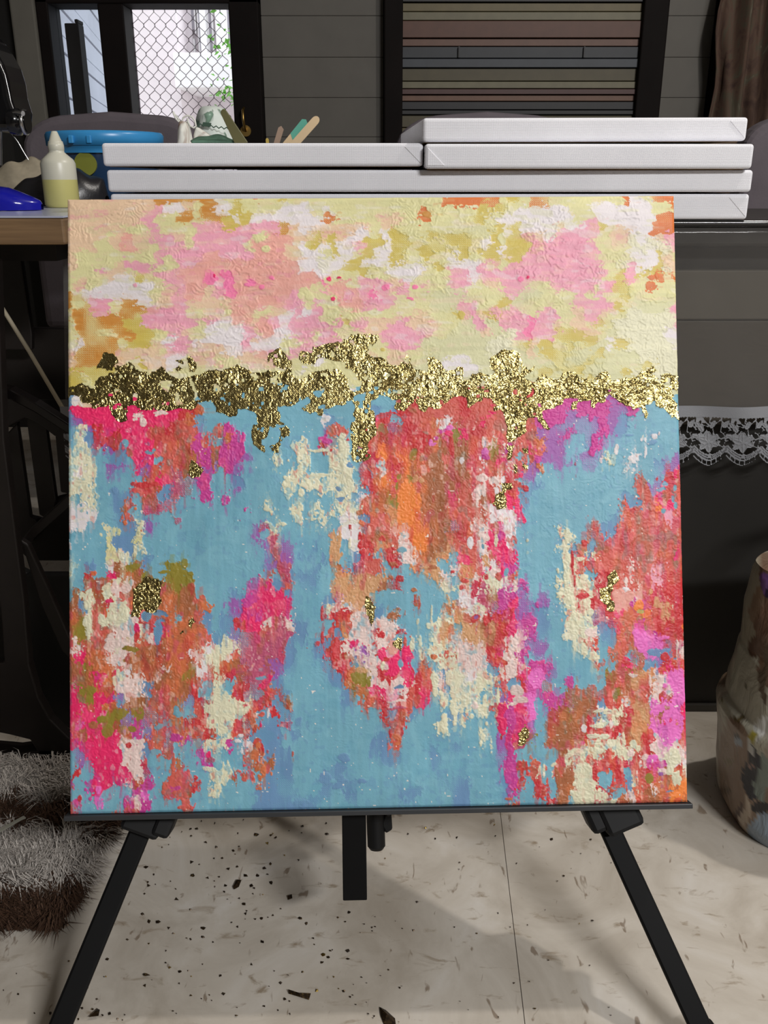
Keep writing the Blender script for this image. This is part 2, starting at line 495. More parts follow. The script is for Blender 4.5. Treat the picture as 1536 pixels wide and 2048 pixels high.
# ---------------------------------------------------------------- the painting
PAINT_LOC = (-0.00288107, 0.72338146, 0.22559508)
PAINT_ROT = Euler((-0.38141094, -0.00571207, 0.0217336), 'YXZ')
PW, PH, PT = 0.60, 0.5992, 0.018
PIGMENTS = 'K O P Y b c d e f g h i k l m n o p q r s t u v w y'.split()   # the chart counts in this order
CHART = [
 17, 17, 17, 17, 17, 17, 17, 17, 17, 16, 16, 16, 16, 16, 16, 24, 25, 3, 25, 1, 25, 3, 25, 25, 25, 25, 25, 25, 25, 25, 25, 25, 25, 25, 25, 25, 25, 25, 1, 1, 1, 1, 1, 1, 25, 3, 25, 1, 1, 25, 25, 25, 25, 25, 25, 25, 25, 1, 24, 25, 1, 1, 1, 1,
 17, 17, 17, 17, 17, 17, 17, 17, 17, 12, 24, 24, 17, 25, 16, 24, 24, 3, 25, 25, 25, 25, 24, 24, 24, 25, 24, 25, 25, 25, 25, 25, 25, 25, 25, 25, 1, 25, 25, 25, 25, 25, 3, 3, 3, 25, 24, 24, 24, 24, 24, 25, 25, 24, 24, 24, 24, 24, 24, 24, 25, 25, 1, 1,
 17, 17, 17, 17, 17, 17, 17, 17, 12, 25, 25, 16, 16, 25, 16, 16, 3, 24, 3, 24, 24, 24, 24, 24, 24, 24, 1, 25, 25, 25, 25, 17, 17, 17, 25, 25, 1, 25, 25, 25, 25, 25, 3, 25, 24, 24, 24, 24, 24, 24, 24, 24, 25, 25, 24, 24, 24, 24, 24, 24, 1, 1, 1, 1,
 17, 17, 17, 17, 17, 17, 25, 25, 25, 12, 25, 25, 25, 12, 12, 12, 3, 12, 12, 12, 12, 12, 16, 17, 24, 17, 17, 17, 17, 17, 17, 25, 17, 25, 25, 25, 25, 25, 25, 25, 25, 9, 9, 25, 3, 24, 3, 24, 24, 24, 17, 24, 24, 12, 3, 25, 17, 24, 24, 24, 1, 1, 1, 1,
 17, 17, 17, 17, 25, 17, 18, 17, 17, 12, 12, 17, 25, 12, 12, 12, 12, 12, 12, 25, 18, 18, 18, 17, 17, 3, 17, 3, 17, 24, 24, 25, 24, 3, 3, 25, 25, 3, 25, 3, 3, 25, 9, 3, 9, 3, 3, 12, 17, 24, 12, 12, 12, 12, 25, 17, 17, 5, 24, 5, 17, 12, 12, 12,
 17, 17, 17, 25, 25, 17, 18, 17, 25, 25, 12, 12, 25, 12, 12, 12, 12, 12, 25, 18, 18, 18, 17, 17, 24, 3, 24, 3, 24, 12, 3, 3, 24, 3, 3, 25, 3, 3, 3, 25, 3, 25, 24, 3, 24, 3, 3, 12, 17, 12, 12, 12, 12, 12, 25, 25, 25, 24, 5, 24, 5, 5, 12, 12,
 17, 25, 25, 25, 25, 25, 25, 25, 25, 12, 25, 12, 12, 12, 18, 18, 12, 12, 12, 18, 18, 18, 17, 17, 24, 24, 25, 3, 24, 25, 3, 24, 24, 3, 25, 25, 3, 25, 25, 24, 3, 25, 3, 3, 17, 3, 12, 12, 12, 12, 12, 12, 12, 12, 25, 25, 25, 5, 24, 24, 3, 17, 25, 25,
 17, 25, 25, 25, 25, 17, 12, 12, 12, 25, 25, 12, 12, 18, 18, 18, 18, 18, 18, 18, 18, 18, 18, 18, 24, 24, 24, 24, 3, 3, 24, 24, 24, 3, 24, 24, 25, 3, 25, 24, 24, 24, 12, 17, 25, 12, 12, 12, 12, 12, 12, 12, 12, 12, 12, 25, 5, 12, 24, 24, 3, 5, 17, 25,
 25, 25, 25, 12, 17, 24, 25, 3, 25, 12, 12, 18, 18, 18, 0, 18, 0, 18, 18, 18, 18, 18, 18, 18, 18, 18, 24, 25, 25, 25, 3, 25, 25, 24, 24, 24, 25, 25, 25, 12, 12, 24, 12, 12, 12, 12, 12, 12, 12, 12, 12, 12, 12, 12, 12, 25, 3, 12, 3, 25, 1, 25, 1, 25,
 25, 17, 25, 25, 24, 24, 24, 24, 24, 25, 12, 12, 18, 18, 0, 12, 0, 18, 0, 18, 18, 18, 18, 18, 18, 18, 0, 18, 18, 25, 12, 12, 12, 17, 12, 25, 12, 25, 25, 12, 12, 25, 25, 17, 12, 12, 12, 25, 25, 12, 12, 12, 12, 12, 25, 12, 3, 25, 25, 1, 25, 25, 25, 25,
 16, 25, 24, 24, 24, 24, 24, 24, 24, 25, 17, 12, 18, 18, 17, 12, 0, 18, 18, 18, 18, 18, 18, 12, 25, 25, 12, 18, 12, 18, 12, 0, 12, 25, 12, 25, 25, 9, 9, 9, 9, 25, 25, 25, 25, 12, 9, 9, 25, 25, 25, 25, 12, 25, 12, 25, 25, 3, 25, 25, 25, 25, 25, 12,
 16, 25, 16, 12, 12, 25, 16, 16, 24, 17, 17, 12, 17, 17, 17, 17, 17, 18, 18, 18, 18, 18, 12, 12, 25, 12, 25, 25, 18, 18, 12, 12, 12, 25, 25, 25, 25, 9, 9, 9, 12, 12, 25, 25, 3, 9, 9, 25, 25, 12, 25, 25, 12, 12, 12, 12, 3, 25, 9, 9, 9, 9, 12, 12,
 25, 16, 16, 12, 12, 25, 16, 16, 12, 12, 12, 12, 25, 25, 17, 17, 25, 18, 18, 25, 25, 17, 24, 12, 24, 12, 25, 25, 25, 25, 25, 25, 25, 17, 25, 17, 17, 25, 25, 3, 17, 12, 17, 3, 12, 12, 12, 25, 12, 12, 25, 25, 17, 12, 12, 17, 25, 5, 5, 5, 5, 5, 12, 12,
 25, 16, 16, 16, 16, 16, 3, 3, 12, 12, 12, 12, 12, 25, 12, 24, 24, 18, 18, 17, 18, 12, 24, 12, 12, 12, 25, 12, 3, 12, 12, 17, 17, 12, 12, 17, 17, 17, 25, 25, 9, 12, 12, 9, 12, 12, 12, 0, 12, 12, 17, 25, 17, 25, 3, 25, 5, 5, 5, 5, 5, 5, 12, 25,
 25, 16, 16, 25, 25, 16, 16, 3, 3, 25, 12, 17, 25, 25, 24, 24, 24, 24, 12, 17, 18, 24, 24, 12, 12, 25, 12, 25, 25, 17, 17, 17, 12, 12, 12, 12, 17, 25, 25, 9, 9, 9, 17, 9, 9, 5, 12, 0, 12, 12, 3, 3, 3, 17, 25, 9, 5, 5, 5, 5, 5, 24, 24, 24,
 25, 24, 16, 16, 16, 25, 3, 3, 3, 17, 24, 12, 12, 24, 24, 24, 24, 24, 12, 24, 24, 24, 25, 25, 12, 12, 12, 12, 17, 17, 25, 25, 25, 12, 12, 12, 9, 9, 9, 9, 9, 9, 9, 5, 5, 5, 25, 3, 17, 3, 25, 3, 25, 3, 9, 24, 3, 5, 5, 5, 5, 5, 24, 24,
 17, 16, 16, 16, 16, 17, 17, 17, 17, 25, 12, 12, 17, 17, 17, 17, 24, 24, 17, 18, 12, 25, 25, 12, 12, 25, 25, 25, 3, 25, 25, 17, 25, 17, 17, 25, 25, 9, 9, 9, 9, 9, 9, 5, 5, 5, 9, 17, 9, 3, 3, 9, 9, 9, 3, 9, 9, 9, 5, 5, 5, 5, 5, 5,
 17, 16, 16, 16, 16, 17, 25, 3, 17, 17, 24, 24, 25, 17, 17, 25, 25, 17, 17, 17, 17, 12, 12, 25, 25, 24, 25, 25, 25, 25, 25, 25, 25, 17, 17, 25, 9, 9, 24, 24, 24, 9, 9, 9, 9, 9, 9, 9, 9, 9, 3, 9, 9, 3, 9, 9, 9, 9, 9, 3, 5, 5, 5, 5,
 17, 3, 3, 3, 3, 25, 25, 25, 25, 17, 25, 25, 25, 25, 25, 17, 25, 25, 17, 25, 25, 25, 25, 25, 24, 25, 25, 25, 25, 25, 25, 25, 9, 9, 9, 9, 9, 9, 9, 24, 24, 24, 9, 9, 9, 9, 9, 9, 3, 3, 9, 3, 3, 9, 9, 9, 9, 3, 5, 5, 5, 5, 5, 5,
 3, 3, 25, 3, 25, 25, 25, 25, 25, 25, 25, 25, 25, 25, 25, 25, 25, 25, 25, 25, 25, 25, 25, 25, 25, 25, 25, 25, 9, 25, 25, 25, 9, 9, 9, 9, 9, 9, 9, 9, 9, 9, 9, 9, 9, 9, 9, 9, 9, 9, 25, 25, 25, 3, 9, 9, 9, 9, 25, 5, 5, 5, 9, 9,
 3, 3, 25, 25, 25, 25, 25, 25, 25, 17, 17, 25, 25, 25, 25, 25, 4, 4, 4, 4, 25, 4, 4, 4, 4, 4, 4, 4, 4, 24, 4, 4, 4, 4, 25, 9, 25, 9, 9, 9, 19, 20, 20, 20, 20, 20, 20, 19, 19, 9, 9, 9, 9, 14, 9, 14, 9, 9, 9, 9, 9, 9, 6, 6,
 6, 24, 17, 17, 10, 10, 10, 10, 10, 10, 10, 25, 25, 4, 4, 4, 4, 4, 4, 4, 4, 4, 4, 4, 4, 4, 4, 4, 4, 4, 4, 4, 4, 4, 20, 20, 19, 20, 20, 20, 19, 19, 20, 20, 20, 10, 20, 25, 14, 14, 14, 14, 14, 14, 14, 23, 14, 23, 23, 4, 4, 4, 4, 4,
 6, 10, 10, 10, 10, 10, 10, 10, 10, 11, 10, 10, 19, 7, 4, 4, 4, 4, 4, 4, 4, 4, 4, 4, 4, 4, 6, 4, 4, 4, 4, 6, 4, 6, 19, 15, 20, 20, 20, 20, 19, 20, 20, 10, 20, 20, 20, 20, 14, 14, 14, 23, 14, 14, 14, 23, 23, 14, 4, 4, 4, 4, 4, 4,
 6, 23, 10, 10, 10, 10, 10, 11, 10, 10, 10, 19, 7, 6, 4, 4, 4, 4, 4, 4, 4, 4, 4, 4, 4, 4, 24, 6, 4, 4, 4, 10, 19, 4, 19, 20, 20, 7, 24, 20, 20, 20, 10, 20, 20, 20, 20, 20, 14, 14, 14, 23, 23, 23, 14, 23, 6, 4, 4, 4, 4, 4, 4, 4,
 4, 5, 23, 19, 10, 10, 10, 10, 20, 20, 19, 20, 20, 23, 4, 20, 14, 4, 4, 4, 4, 4, 4, 4, 4, 4, 4, 20, 20, 4, 19, 19, 13, 22, 19, 19, 20, 20, 14, 13, 10, 19, 20, 20, 20, 22, 20, 20, 23, 23, 23, 14, 23, 23, 14, 23, 6, 4, 4, 4, 4, 4, 4, 4,
 4, 5, 6, 22, 19, 19, 10, 10, 10, 20, 20, 15, 20, 14, 20, 4, 7, 14, 4, 4, 4, 4, 4, 4, 4, 4, 14, 4, 5, 4, 19, 19, 19, 19, 19, 19, 19, 15, 19, 13, 15, 19, 20, 11, 20, 11, 20, 20, 7, 23, 14, 4, 4, 23, 14, 4, 4, 4, 4, 24, 4, 4, 4, 4,
 5, 5, 5, 4, 23, 6, 22, 10, 10, 20, 20, 20, 15, 15, 14, 20, 14, 14, 4, 4, 4, 4, 4, 5, 5, 4, 19, 5, 5, 4, 19, 19, 8, 20, 19, 13, 19, 7, 15, 15, 15, 19, 20, 13, 15, 14, 20, 10, 20, 23, 23, 4, 4, 23, 14, 4, 4, 4, 4, 4, 4, 4, 4, 4,
 5, 5, 5, 4, 6, 6, 4, 10, 10, 4, 20, 20, 15, 15, 14, 15, 14, 14, 23, 4, 4, 5, 4, 4, 5, 4, 4, 5, 5, 4, 19, 19, 8, 19, 8, 7, 20, 15, 20, 15, 15, 19, 24, 20, 10, 20, 4, 20, 14, 23, 23, 4, 23, 23, 4, 5, 4, 4, 24, 4, 4, 4, 23, 4,
 5, 24, 5, 4, 23, 23, 4, 10, 23, 20, 20, 22, 15, 14, 23, 15, 14, 23, 4, 4, 4, 4, 4, 5, 4, 4, 4, 5, 6, 5, 22, 20, 11, 19, 8, 15, 20, 15, 15, 15, 15, 19, 20, 20, 20, 11, 20, 23, 7, 4, 23, 4, 4, 23, 4, 4, 4, 24, 4, 4, 6, 23, 10, 4,
 5, 5, 5, 4, 4, 4, 4, 4, 20, 10, 10, 22, 22, 6, 14, 4, 4, 6, 4, 4, 4, 4, 5, 5, 5, 5, 4, 5, 5, 4, 19, 7, 8, 10, 7, 13, 15, 15, 15, 15, 15, 20, 20, 11, 24, 19, 10, 23, 4, 4, 4, 4, 4, 4, 4, 4, 4, 4, 20, 4, 23, 19, 20, 20,
 5, 5, 5, 4, 6, 4, 4, 20, 19, 19, 6, 22, 22, 4, 14, 4, 4, 23, 4, 4, 4, 4, 5, 4, 5, 5, 5, 5, 5, 5, 6, 19, 7, 20, 8, 8, 7, 15, 15, 15, 20, 20, 11, 20, 11, 19, 4, 6, 6, 4, 4, 4, 4, 4, 4, 4, 4, 4, 20, 23, 10, 20, 20, 20,
 5, 4, 5, 4, 4, 6, 6, 4, 15, 22, 6, 6, 4, 4, 14, 4, 14, 4, 4, 4, 4, 4, 4, 4, 4, 4, 4, 5, 5, 6, 24, 20, 7, 13, 8, 8, 8, 15, 15, 10, 20, 11, 15, 19, 10, 19, 6, 4, 4, 4, 4, 4, 4, 4, 4, 4, 4, 6, 6, 20, 10, 20, 20, 20,
 24, 24, 5, 4, 4, 6, 15, 4, 22, 22, 22, 4, 4, 4, 4, 4, 4, 4, 14, 4, 5, 4, 4, 5, 4, 5, 4, 5, 5, 5, 20, 7, 7, 21, 8, 8, 7, 15, 15, 20, 20, 20, 11, 24, 24, 10, 6, 4, 4, 4, 4, 4, 4, 4, 4, 4, 4, 19, 20, 20, 8, 10, 20, 20,
 24, 24, 24, 4, 4, 6, 20, 4, 6, 4, 4, 22, 4, 4, 4, 4, 4, 4, 4, 4, 4, 4, 4, 5, 4, 5, 5, 5, 24, 24, 6, 20, 20, 21, 8, 8, 7, 15, 15, 20, 20, 20, 20, 11, 24, 24, 10, 4, 4, 4, 4, 4, 4, 4, 4, 4, 6, 20, 20, 20, 20, 12, 20, 20,
 24, 24, 4, 4, 25, 25, 6, 5, 23, 4, 4, 4, 4, 4, 4, 4, 4, 4, 4, 23, 22, 5, 4, 4, 4, 4, 4, 4, 24, 24, 20, 20, 20, 18, 18, 8, 8, 15, 15, 22, 20, 11, 11, 20, 10, 24, 4, 4, 4, 4, 5, 4, 4, 20, 20, 6, 20, 20, 20, 20, 20, 20, 20, 20,
 4, 4, 4, 4, 25, 6, 6, 25, 4, 4, 4, 4, 4, 4, 4, 4, 4, 4, 4, 23, 4, 22, 4, 4, 4, 4, 4, 21, 24, 24, 19, 15, 15, 20, 11, 8, 8, 15, 15, 20, 19, 20, 11, 10, 14, 20, 4, 4, 4, 4, 4, 5, 4, 20, 20, 6, 20, 20, 20, 20, 20, 20, 20, 20,
 24, 4, 4, 4, 25, 6, 6, 5, 4, 4, 4, 4, 4, 4, 4, 4, 4, 4, 4, 4, 23, 22, 23, 4, 4, 6, 4, 21, 4, 24, 19, 21, 21, 15, 11, 11, 8, 15, 15, 21, 20, 20, 11, 10, 10, 24, 4, 4, 4, 4, 5, 6, 15, 6, 15, 20, 20, 20, 20, 20, 20, 20, 20, 20,
 4, 4, 4, 4, 25, 5, 5, 4, 6, 4, 4, 4, 4, 4, 4, 4, 4, 4, 4, 4, 6, 22, 23, 4, 6, 4, 6, 21, 4, 6, 19, 4, 19, 19, 11, 11, 7, 15, 21, 4, 10, 20, 21, 20, 10, 10, 4, 4, 4, 4, 5, 5, 19, 5, 20, 20, 20, 20, 20, 20, 20, 20, 10, 10,
 5, 4, 6, 4, 24, 15, 13, 15, 6, 4, 13, 13, 4, 4, 4, 4, 4, 4, 4, 4, 23, 23, 22, 4, 4, 6, 4, 15, 6, 22, 20, 20, 4, 19, 4, 21, 21, 21, 4, 11, 21, 20, 11, 24, 14, 14, 4, 4, 4, 4, 4, 5, 19, 20, 20, 20, 20, 11, 20, 20, 12, 20, 20, 20,
 5, 4, 19, 4, 10, 15, 7, 15, 13, 4, 13, 13, 13, 4, 4, 4, 4, 4, 4, 4, 22, 4, 22, 6, 6, 6, 4, 21, 21, 21, 21, 21, 21, 4, 4, 4, 4, 21, 11, 4, 21, 11, 10, 5, 24, 20, 4, 4, 4, 4, 5, 5, 15, 4, 19, 19, 20, 11, 20, 20, 12, 20, 19, 19,
 4, 4, 15, 15, 7, 5, 11, 15, 13, 15, 15, 13, 15, 4, 4, 4, 4, 4, 14, 22, 10, 6, 20, 4, 6, 4, 4, 21, 21, 21, 21, 21, 15, 19, 4, 4, 4, 4, 5, 5, 11, 19, 22, 5, 14, 11, 14, 4, 4, 4, 5, 5, 5, 5, 19, 19, 20, 20, 11, 20, 12, 19, 19, 19,
 4, 15, 5, 15, 5, 11, 20, 15, 15, 15, 7, 15, 15, 20, 4, 4, 4, 6, 14, 10, 10, 10, 6, 4, 4, 4, 6, 22, 21, 21, 21, 4, 4, 4, 4, 15, 4, 4, 21, 4, 24, 24, 22, 15, 14, 14, 23, 4, 23, 4, 5, 5, 19, 5, 19, 19, 18, 11, 18, 20, 19, 20, 19, 19,
 15, 6, 5, 15, 19, 5, 20, 8, 15, 15, 7, 15, 15, 15, 7, 4, 4, 23, 14, 10, 10, 10, 10, 4, 4, 4, 5, 11, 11, 21, 19, 4, 4, 4, 4, 15, 4, 4, 7, 21, 24, 5, 5, 22, 14, 10, 23, 23, 23, 4, 4, 5, 5, 19, 19, 19, 18, 18, 14, 14, 19, 21, 19, 19,
 7, 15, 5, 20, 7, 5, 5, 11, 20, 7, 7, 4, 7, 7, 6, 4, 6, 23, 10, 14, 10, 11, 10, 4, 4, 4, 19, 19, 19, 11, 11, 6, 4, 15, 4, 4, 4, 4, 5, 21, 21, 21, 11, 19, 19, 10, 23, 6, 6, 4, 4, 5, 5, 5, 22, 19, 10, 20, 20, 8, 19, 21, 19, 19,
 15, 13, 5, 20, 5, 5, 11, 11, 19, 6, 20, 7, 7, 7, 6, 4, 6, 19, 10, 10, 11, 22, 11, 6, 4, 4, 4, 19, 20, 11, 11, 11, 11, 11, 4, 4, 4, 5, 21, 4, 21, 21, 15, 21, 19, 10, 14, 14, 6, 4, 4, 5, 5, 5, 6, 22, 19, 20, 14, 20, 19, 19, 19, 8,
 7, 13, 5, 20, 20, 11, 11, 5, 11, 10, 7, 6, 7, 7, 20, 6, 5, 23, 22, 22, 22, 22, 22, 6, 4, 4, 19, 6, 21, 11, 11, 19, 11, 11, 19, 4, 4, 5, 21, 11, 21, 21, 21, 15, 19, 10, 11, 14, 6, 4, 4, 5, 5, 11, 6, 6, 10, 20, 2, 2, 14, 19, 19, 8,
 20, 11, 20, 7, 20, 5, 11, 20, 15, 15, 7, 7, 7, 7, 24, 5, 5, 5, 22, 22, 22, 22, 6, 4, 4, 19, 6, 19, 11, 10, 11, 11, 11, 20, 4, 5, 4, 5, 5, 11, 11, 11, 11, 19, 20, 11, 14, 23, 23, 4, 4, 4, 5, 19, 4, 6, 20, 7, 7, 2, 2, 22, 22, 11,
 7, 10, 7, 7, 11, 11, 15, 15, 7, 7, 7, 7, 24, 24, 5, 5, 11, 20, 22, 22, 22, 22, 6, 4, 4, 6, 19, 19, 15, 11, 23, 11, 19, 12, 10, 6, 5, 5, 7, 5, 11, 11, 11, 19, 10, 11, 14, 4, 23, 4, 4, 4, 5, 5, 4, 20, 20, 4, 20, 2, 23, 6, 19, 11,
 15, 15, 13, 7, 7, 20, 11, 15, 15, 15, 11, 7, 7, 24, 15, 5, 7, 15, 20, 22, 22, 23, 6, 4, 4, 4, 6, 19, 19, 6, 11, 11, 19, 10, 10, 4, 15, 4, 5, 5, 11, 11, 11, 6, 19, 19, 11, 14, 14, 14, 4, 4, 4, 4, 20, 4, 20, 10, 15, 6, 19, 10, 19, 10,
 15, 15, 15, 10, 7, 5, 15, 11, 15, 11, 15, 7, 13, 24, 20, 5, 19, 15, 22, 22, 22, 23, 4, 4, 4, 4, 4, 6, 19, 21, 13, 11, 19, 19, 10, 19, 20, 4, 11, 6, 5, 24, 5, 5, 11, 19, 10, 2, 2, 23, 4, 6, 4, 4, 4, 13, 15, 15, 21, 21, 11, 2, 2, 10,
 10, 13, 15, 7, 7, 11, 11, 11, 6, 15, 7, 7, 15, 19, 4, 5, 4, 20, 19, 22, 10, 6, 4, 4, 4, 4, 4, 6, 7, 13, 13, 11, 11, 11, 10, 11, 19, 6, 11, 6, 5, 5, 5, 6, 20, 6, 19, 14, 2, 22, 4, 14, 4, 4, 4, 15, 19, 15, 21, 20, 11, 11, 2, 2,
 10, 15, 13, 10, 10, 23, 11, 11, 6, 20, 20, 7, 15, 19, 4, 5, 5, 19, 22, 22, 19, 15, 6, 4, 4, 4, 4, 4, 6, 15, 15, 10, 10, 12, 11, 19, 10, 4, 5, 4, 5, 5, 4, 5, 23, 10, 2, 2, 14, 14, 4, 15, 20, 20, 20, 20, 13, 20, 15, 20, 11, 19, 2, 2,
 10, 10, 20, 10, 7, 6, 15, 15, 15, 20, 7, 15, 23, 20, 19, 5, 5, 20, 5, 19, 19, 6, 15, 4, 4, 4, 4, 4, 6, 4, 20, 20, 19, 11, 20, 20, 10, 4, 5, 4, 5, 5, 5, 20, 5, 14, 10, 2, 4, 14, 14, 22, 15, 15, 6, 20, 19, 11, 21, 21, 2, 2, 2, 10,
 10, 20, 10, 10, 13, 13, 23, 13, 22, 22, 20, 7, 4, 20, 19, 5, 5, 5, 19, 20, 6, 19, 6, 4, 4, 4, 4, 4, 4, 4, 4, 4, 19, 6, 19, 6, 4, 4, 4, 6, 5, 4, 5, 4, 5, 10, 10, 2, 4, 15, 15, 13, 15, 15, 6, 5, 5, 19, 21, 21, 15, 2, 2, 10,
 20, 2, 10, 10, 13, 13, 23, 14, 22, 20, 4, 7, 19, 19, 5, 5, 5, 19, 22, 19, 6, 6, 22, 4, 6, 4, 4, 4, 4, 4, 4, 4, 4, 19, 19, 4, 4, 4, 5, 4, 5, 4, 4, 4, 4, 10, 10, 23, 4, 15, 15, 15, 15, 19, 5, 5, 15, 19, 21, 21, 2, 10, 2, 19,
 14, 20, 15, 10, 10, 13, 15, 14, 23, 20, 20, 20, 7, 20, 19, 4, 5, 19, 19, 6, 6, 6, 4, 6, 4, 4, 4, 4, 4, 4, 4, 4, 6, 20, 4, 4, 4, 4, 5, 4, 4, 4, 5, 4, 4, 10, 10, 13, 4, 15, 15, 15, 15, 19, 20, 19, 19, 15, 21, 19, 11, 2, 2, 20,
 10, 14, 10, 10, 10, 10, 11, 11, 20, 20, 22, 7, 14, 4, 5, 5, 14, 4, 24, 19, 6, 6, 4, 4, 6, 4, 4, 4, 4, 4, 4, 6, 6, 20, 4, 4, 4, 4, 4, 4, 4, 4, 5, 4, 23, 10, 22, 4, 4, 15, 15, 15, 10, 7, 5, 5, 11, 15, 21, 19, 11, 2, 11, 20,
 4, 23, 10, 10, 10, 10, 11, 11, 6, 22, 22, 4, 4, 14, 4, 5, 4, 4, 20, 7, 6, 6, 6, 4, 4, 4, 4, 4, 4, 4, 4, 6, 6, 6, 4, 4, 4, 6, 4, 6, 4, 4, 4, 4, 23, 14, 4, 4, 4, 4, 15, 15, 5, 5, 5, 20, 5, 5, 20, 19, 11, 11, 11, 11,
 4, 23, 4, 10, 10, 10, 11, 11, 19, 4, 4, 15, 4, 4, 14, 4, 5, 4, 4, 7, 15, 6, 6, 4, 4, 4, 4, 6, 6, 4, 4, 4, 6, 6, 4, 4, 4, 6, 4, 4, 4, 4, 4, 4, 4, 14, 19, 20, 4, 4, 20, 5, 20, 20, 20, 20, 19, 19, 20, 11, 14, 14, 24, 24,
 4, 19, 4, 10, 10, 10, 10, 11, 22, 4, 4, 20, 4, 4, 4, 5, 5, 15, 20, 4, 7, 6, 6, 4, 4, 4, 6, 6, 4, 4, 4, 4, 4, 4, 4, 4, 4, 4, 4, 4, 4, 4, 4, 4, 4, 14, 4, 20, 5, 5, 20, 15, 5, 5, 20, 4, 19, 4, 20, 19, 20, 15, 7, 5,
 14, 4, 14, 10, 10, 10, 11, 15, 14, 4, 20, 14, 20, 19, 4, 5, 4, 4, 4, 7, 6, 6, 6, 4, 4, 4, 6, 4, 6, 6, 4, 4, 4, 6, 4, 4, 4, 4, 6, 6, 6, 4, 4, 4, 6, 14, 19, 4, 19, 4, 15, 15, 5, 5, 19, 4, 19, 6, 5, 20, 7, 7, 7, 8,
 20, 4, 4, 10, 4, 4, 4, 14, 2, 4, 20, 20, 15, 4, 4, 5, 4, 4, 4, 6, 6, 6, 6, 6, 4, 4, 6, 4, 6, 4, 4, 4, 4, 4, 6, 6, 4, 4, 4, 6, 6, 4, 4, 4, 6, 14, 4, 4, 19, 4, 15, 15, 5, 5, 5, 19, 4, 11, 20, 15, 11, 7, 8, 7,
 20, 14, 4, 2, 4, 4, 14, 11, 14, 4, 4, 4, 20, 4, 4, 4, 4, 4, 4, 6, 6, 6, 6, 4, 6, 6, 4, 4, 4, 6, 4, 4, 4, 4, 6, 4, 4, 4, 4, 6, 6, 4, 4, 4, 4, 20, 4, 4, 4, 19, 15, 4, 5, 5, 20, 5, 20, 15, 19, 20, 15, 7, 8, 8,
 20, 4, 4, 4, 4, 20, 20, 20, 4, 4, 4, 4, 20, 4, 4, 4, 19, 4, 4, 4, 6, 4, 4, 6, 6, 4, 4, 4, 4, 4, 4, 4, 4, 4, 4, 4, 4, 4, 4, 4, 4, 4, 4, 4, 4, 4, 4, 4, 4, 4, 15, 5, 5, 5, 4, 4, 20, 4, 20, 20, 20, 20, 20, 20,
]
INK = {  # pigments, sRGB
 'y': (216, 211, 158), 'Y': (200, 180, 88), 'o': (198, 134, 60), 'p': (224, 193, 162), 'q': (226, 164, 152),
 'k': (229, 160, 180), 'K': (240, 122, 168), 'w': (226, 219, 222), 'g': (208, 206, 164), 'c': (220, 217, 188),
 'O': (210, 116, 62), 'b': (117, 172, 192), 'd': (106, 144, 184), 'v': (156, 92, 168), 'm': (200, 68, 150),
 'h': (232, 44, 104), 'r': (200, 52, 58), 's': (208, 96, 84), 'n': (168, 102, 66), 'e': (206, 112, 70),
 'f': (246, 136, 66), 'l': (140, 128, 48), 't': (208, 158, 114), 'i': (230, 206, 200), 'u': (184, 84, 116),
 'P': (232, 116, 196)}
CORN = ((134, 398), (1347, 392), (1376, 1605), (141, 1628))   # the four corners on the chart
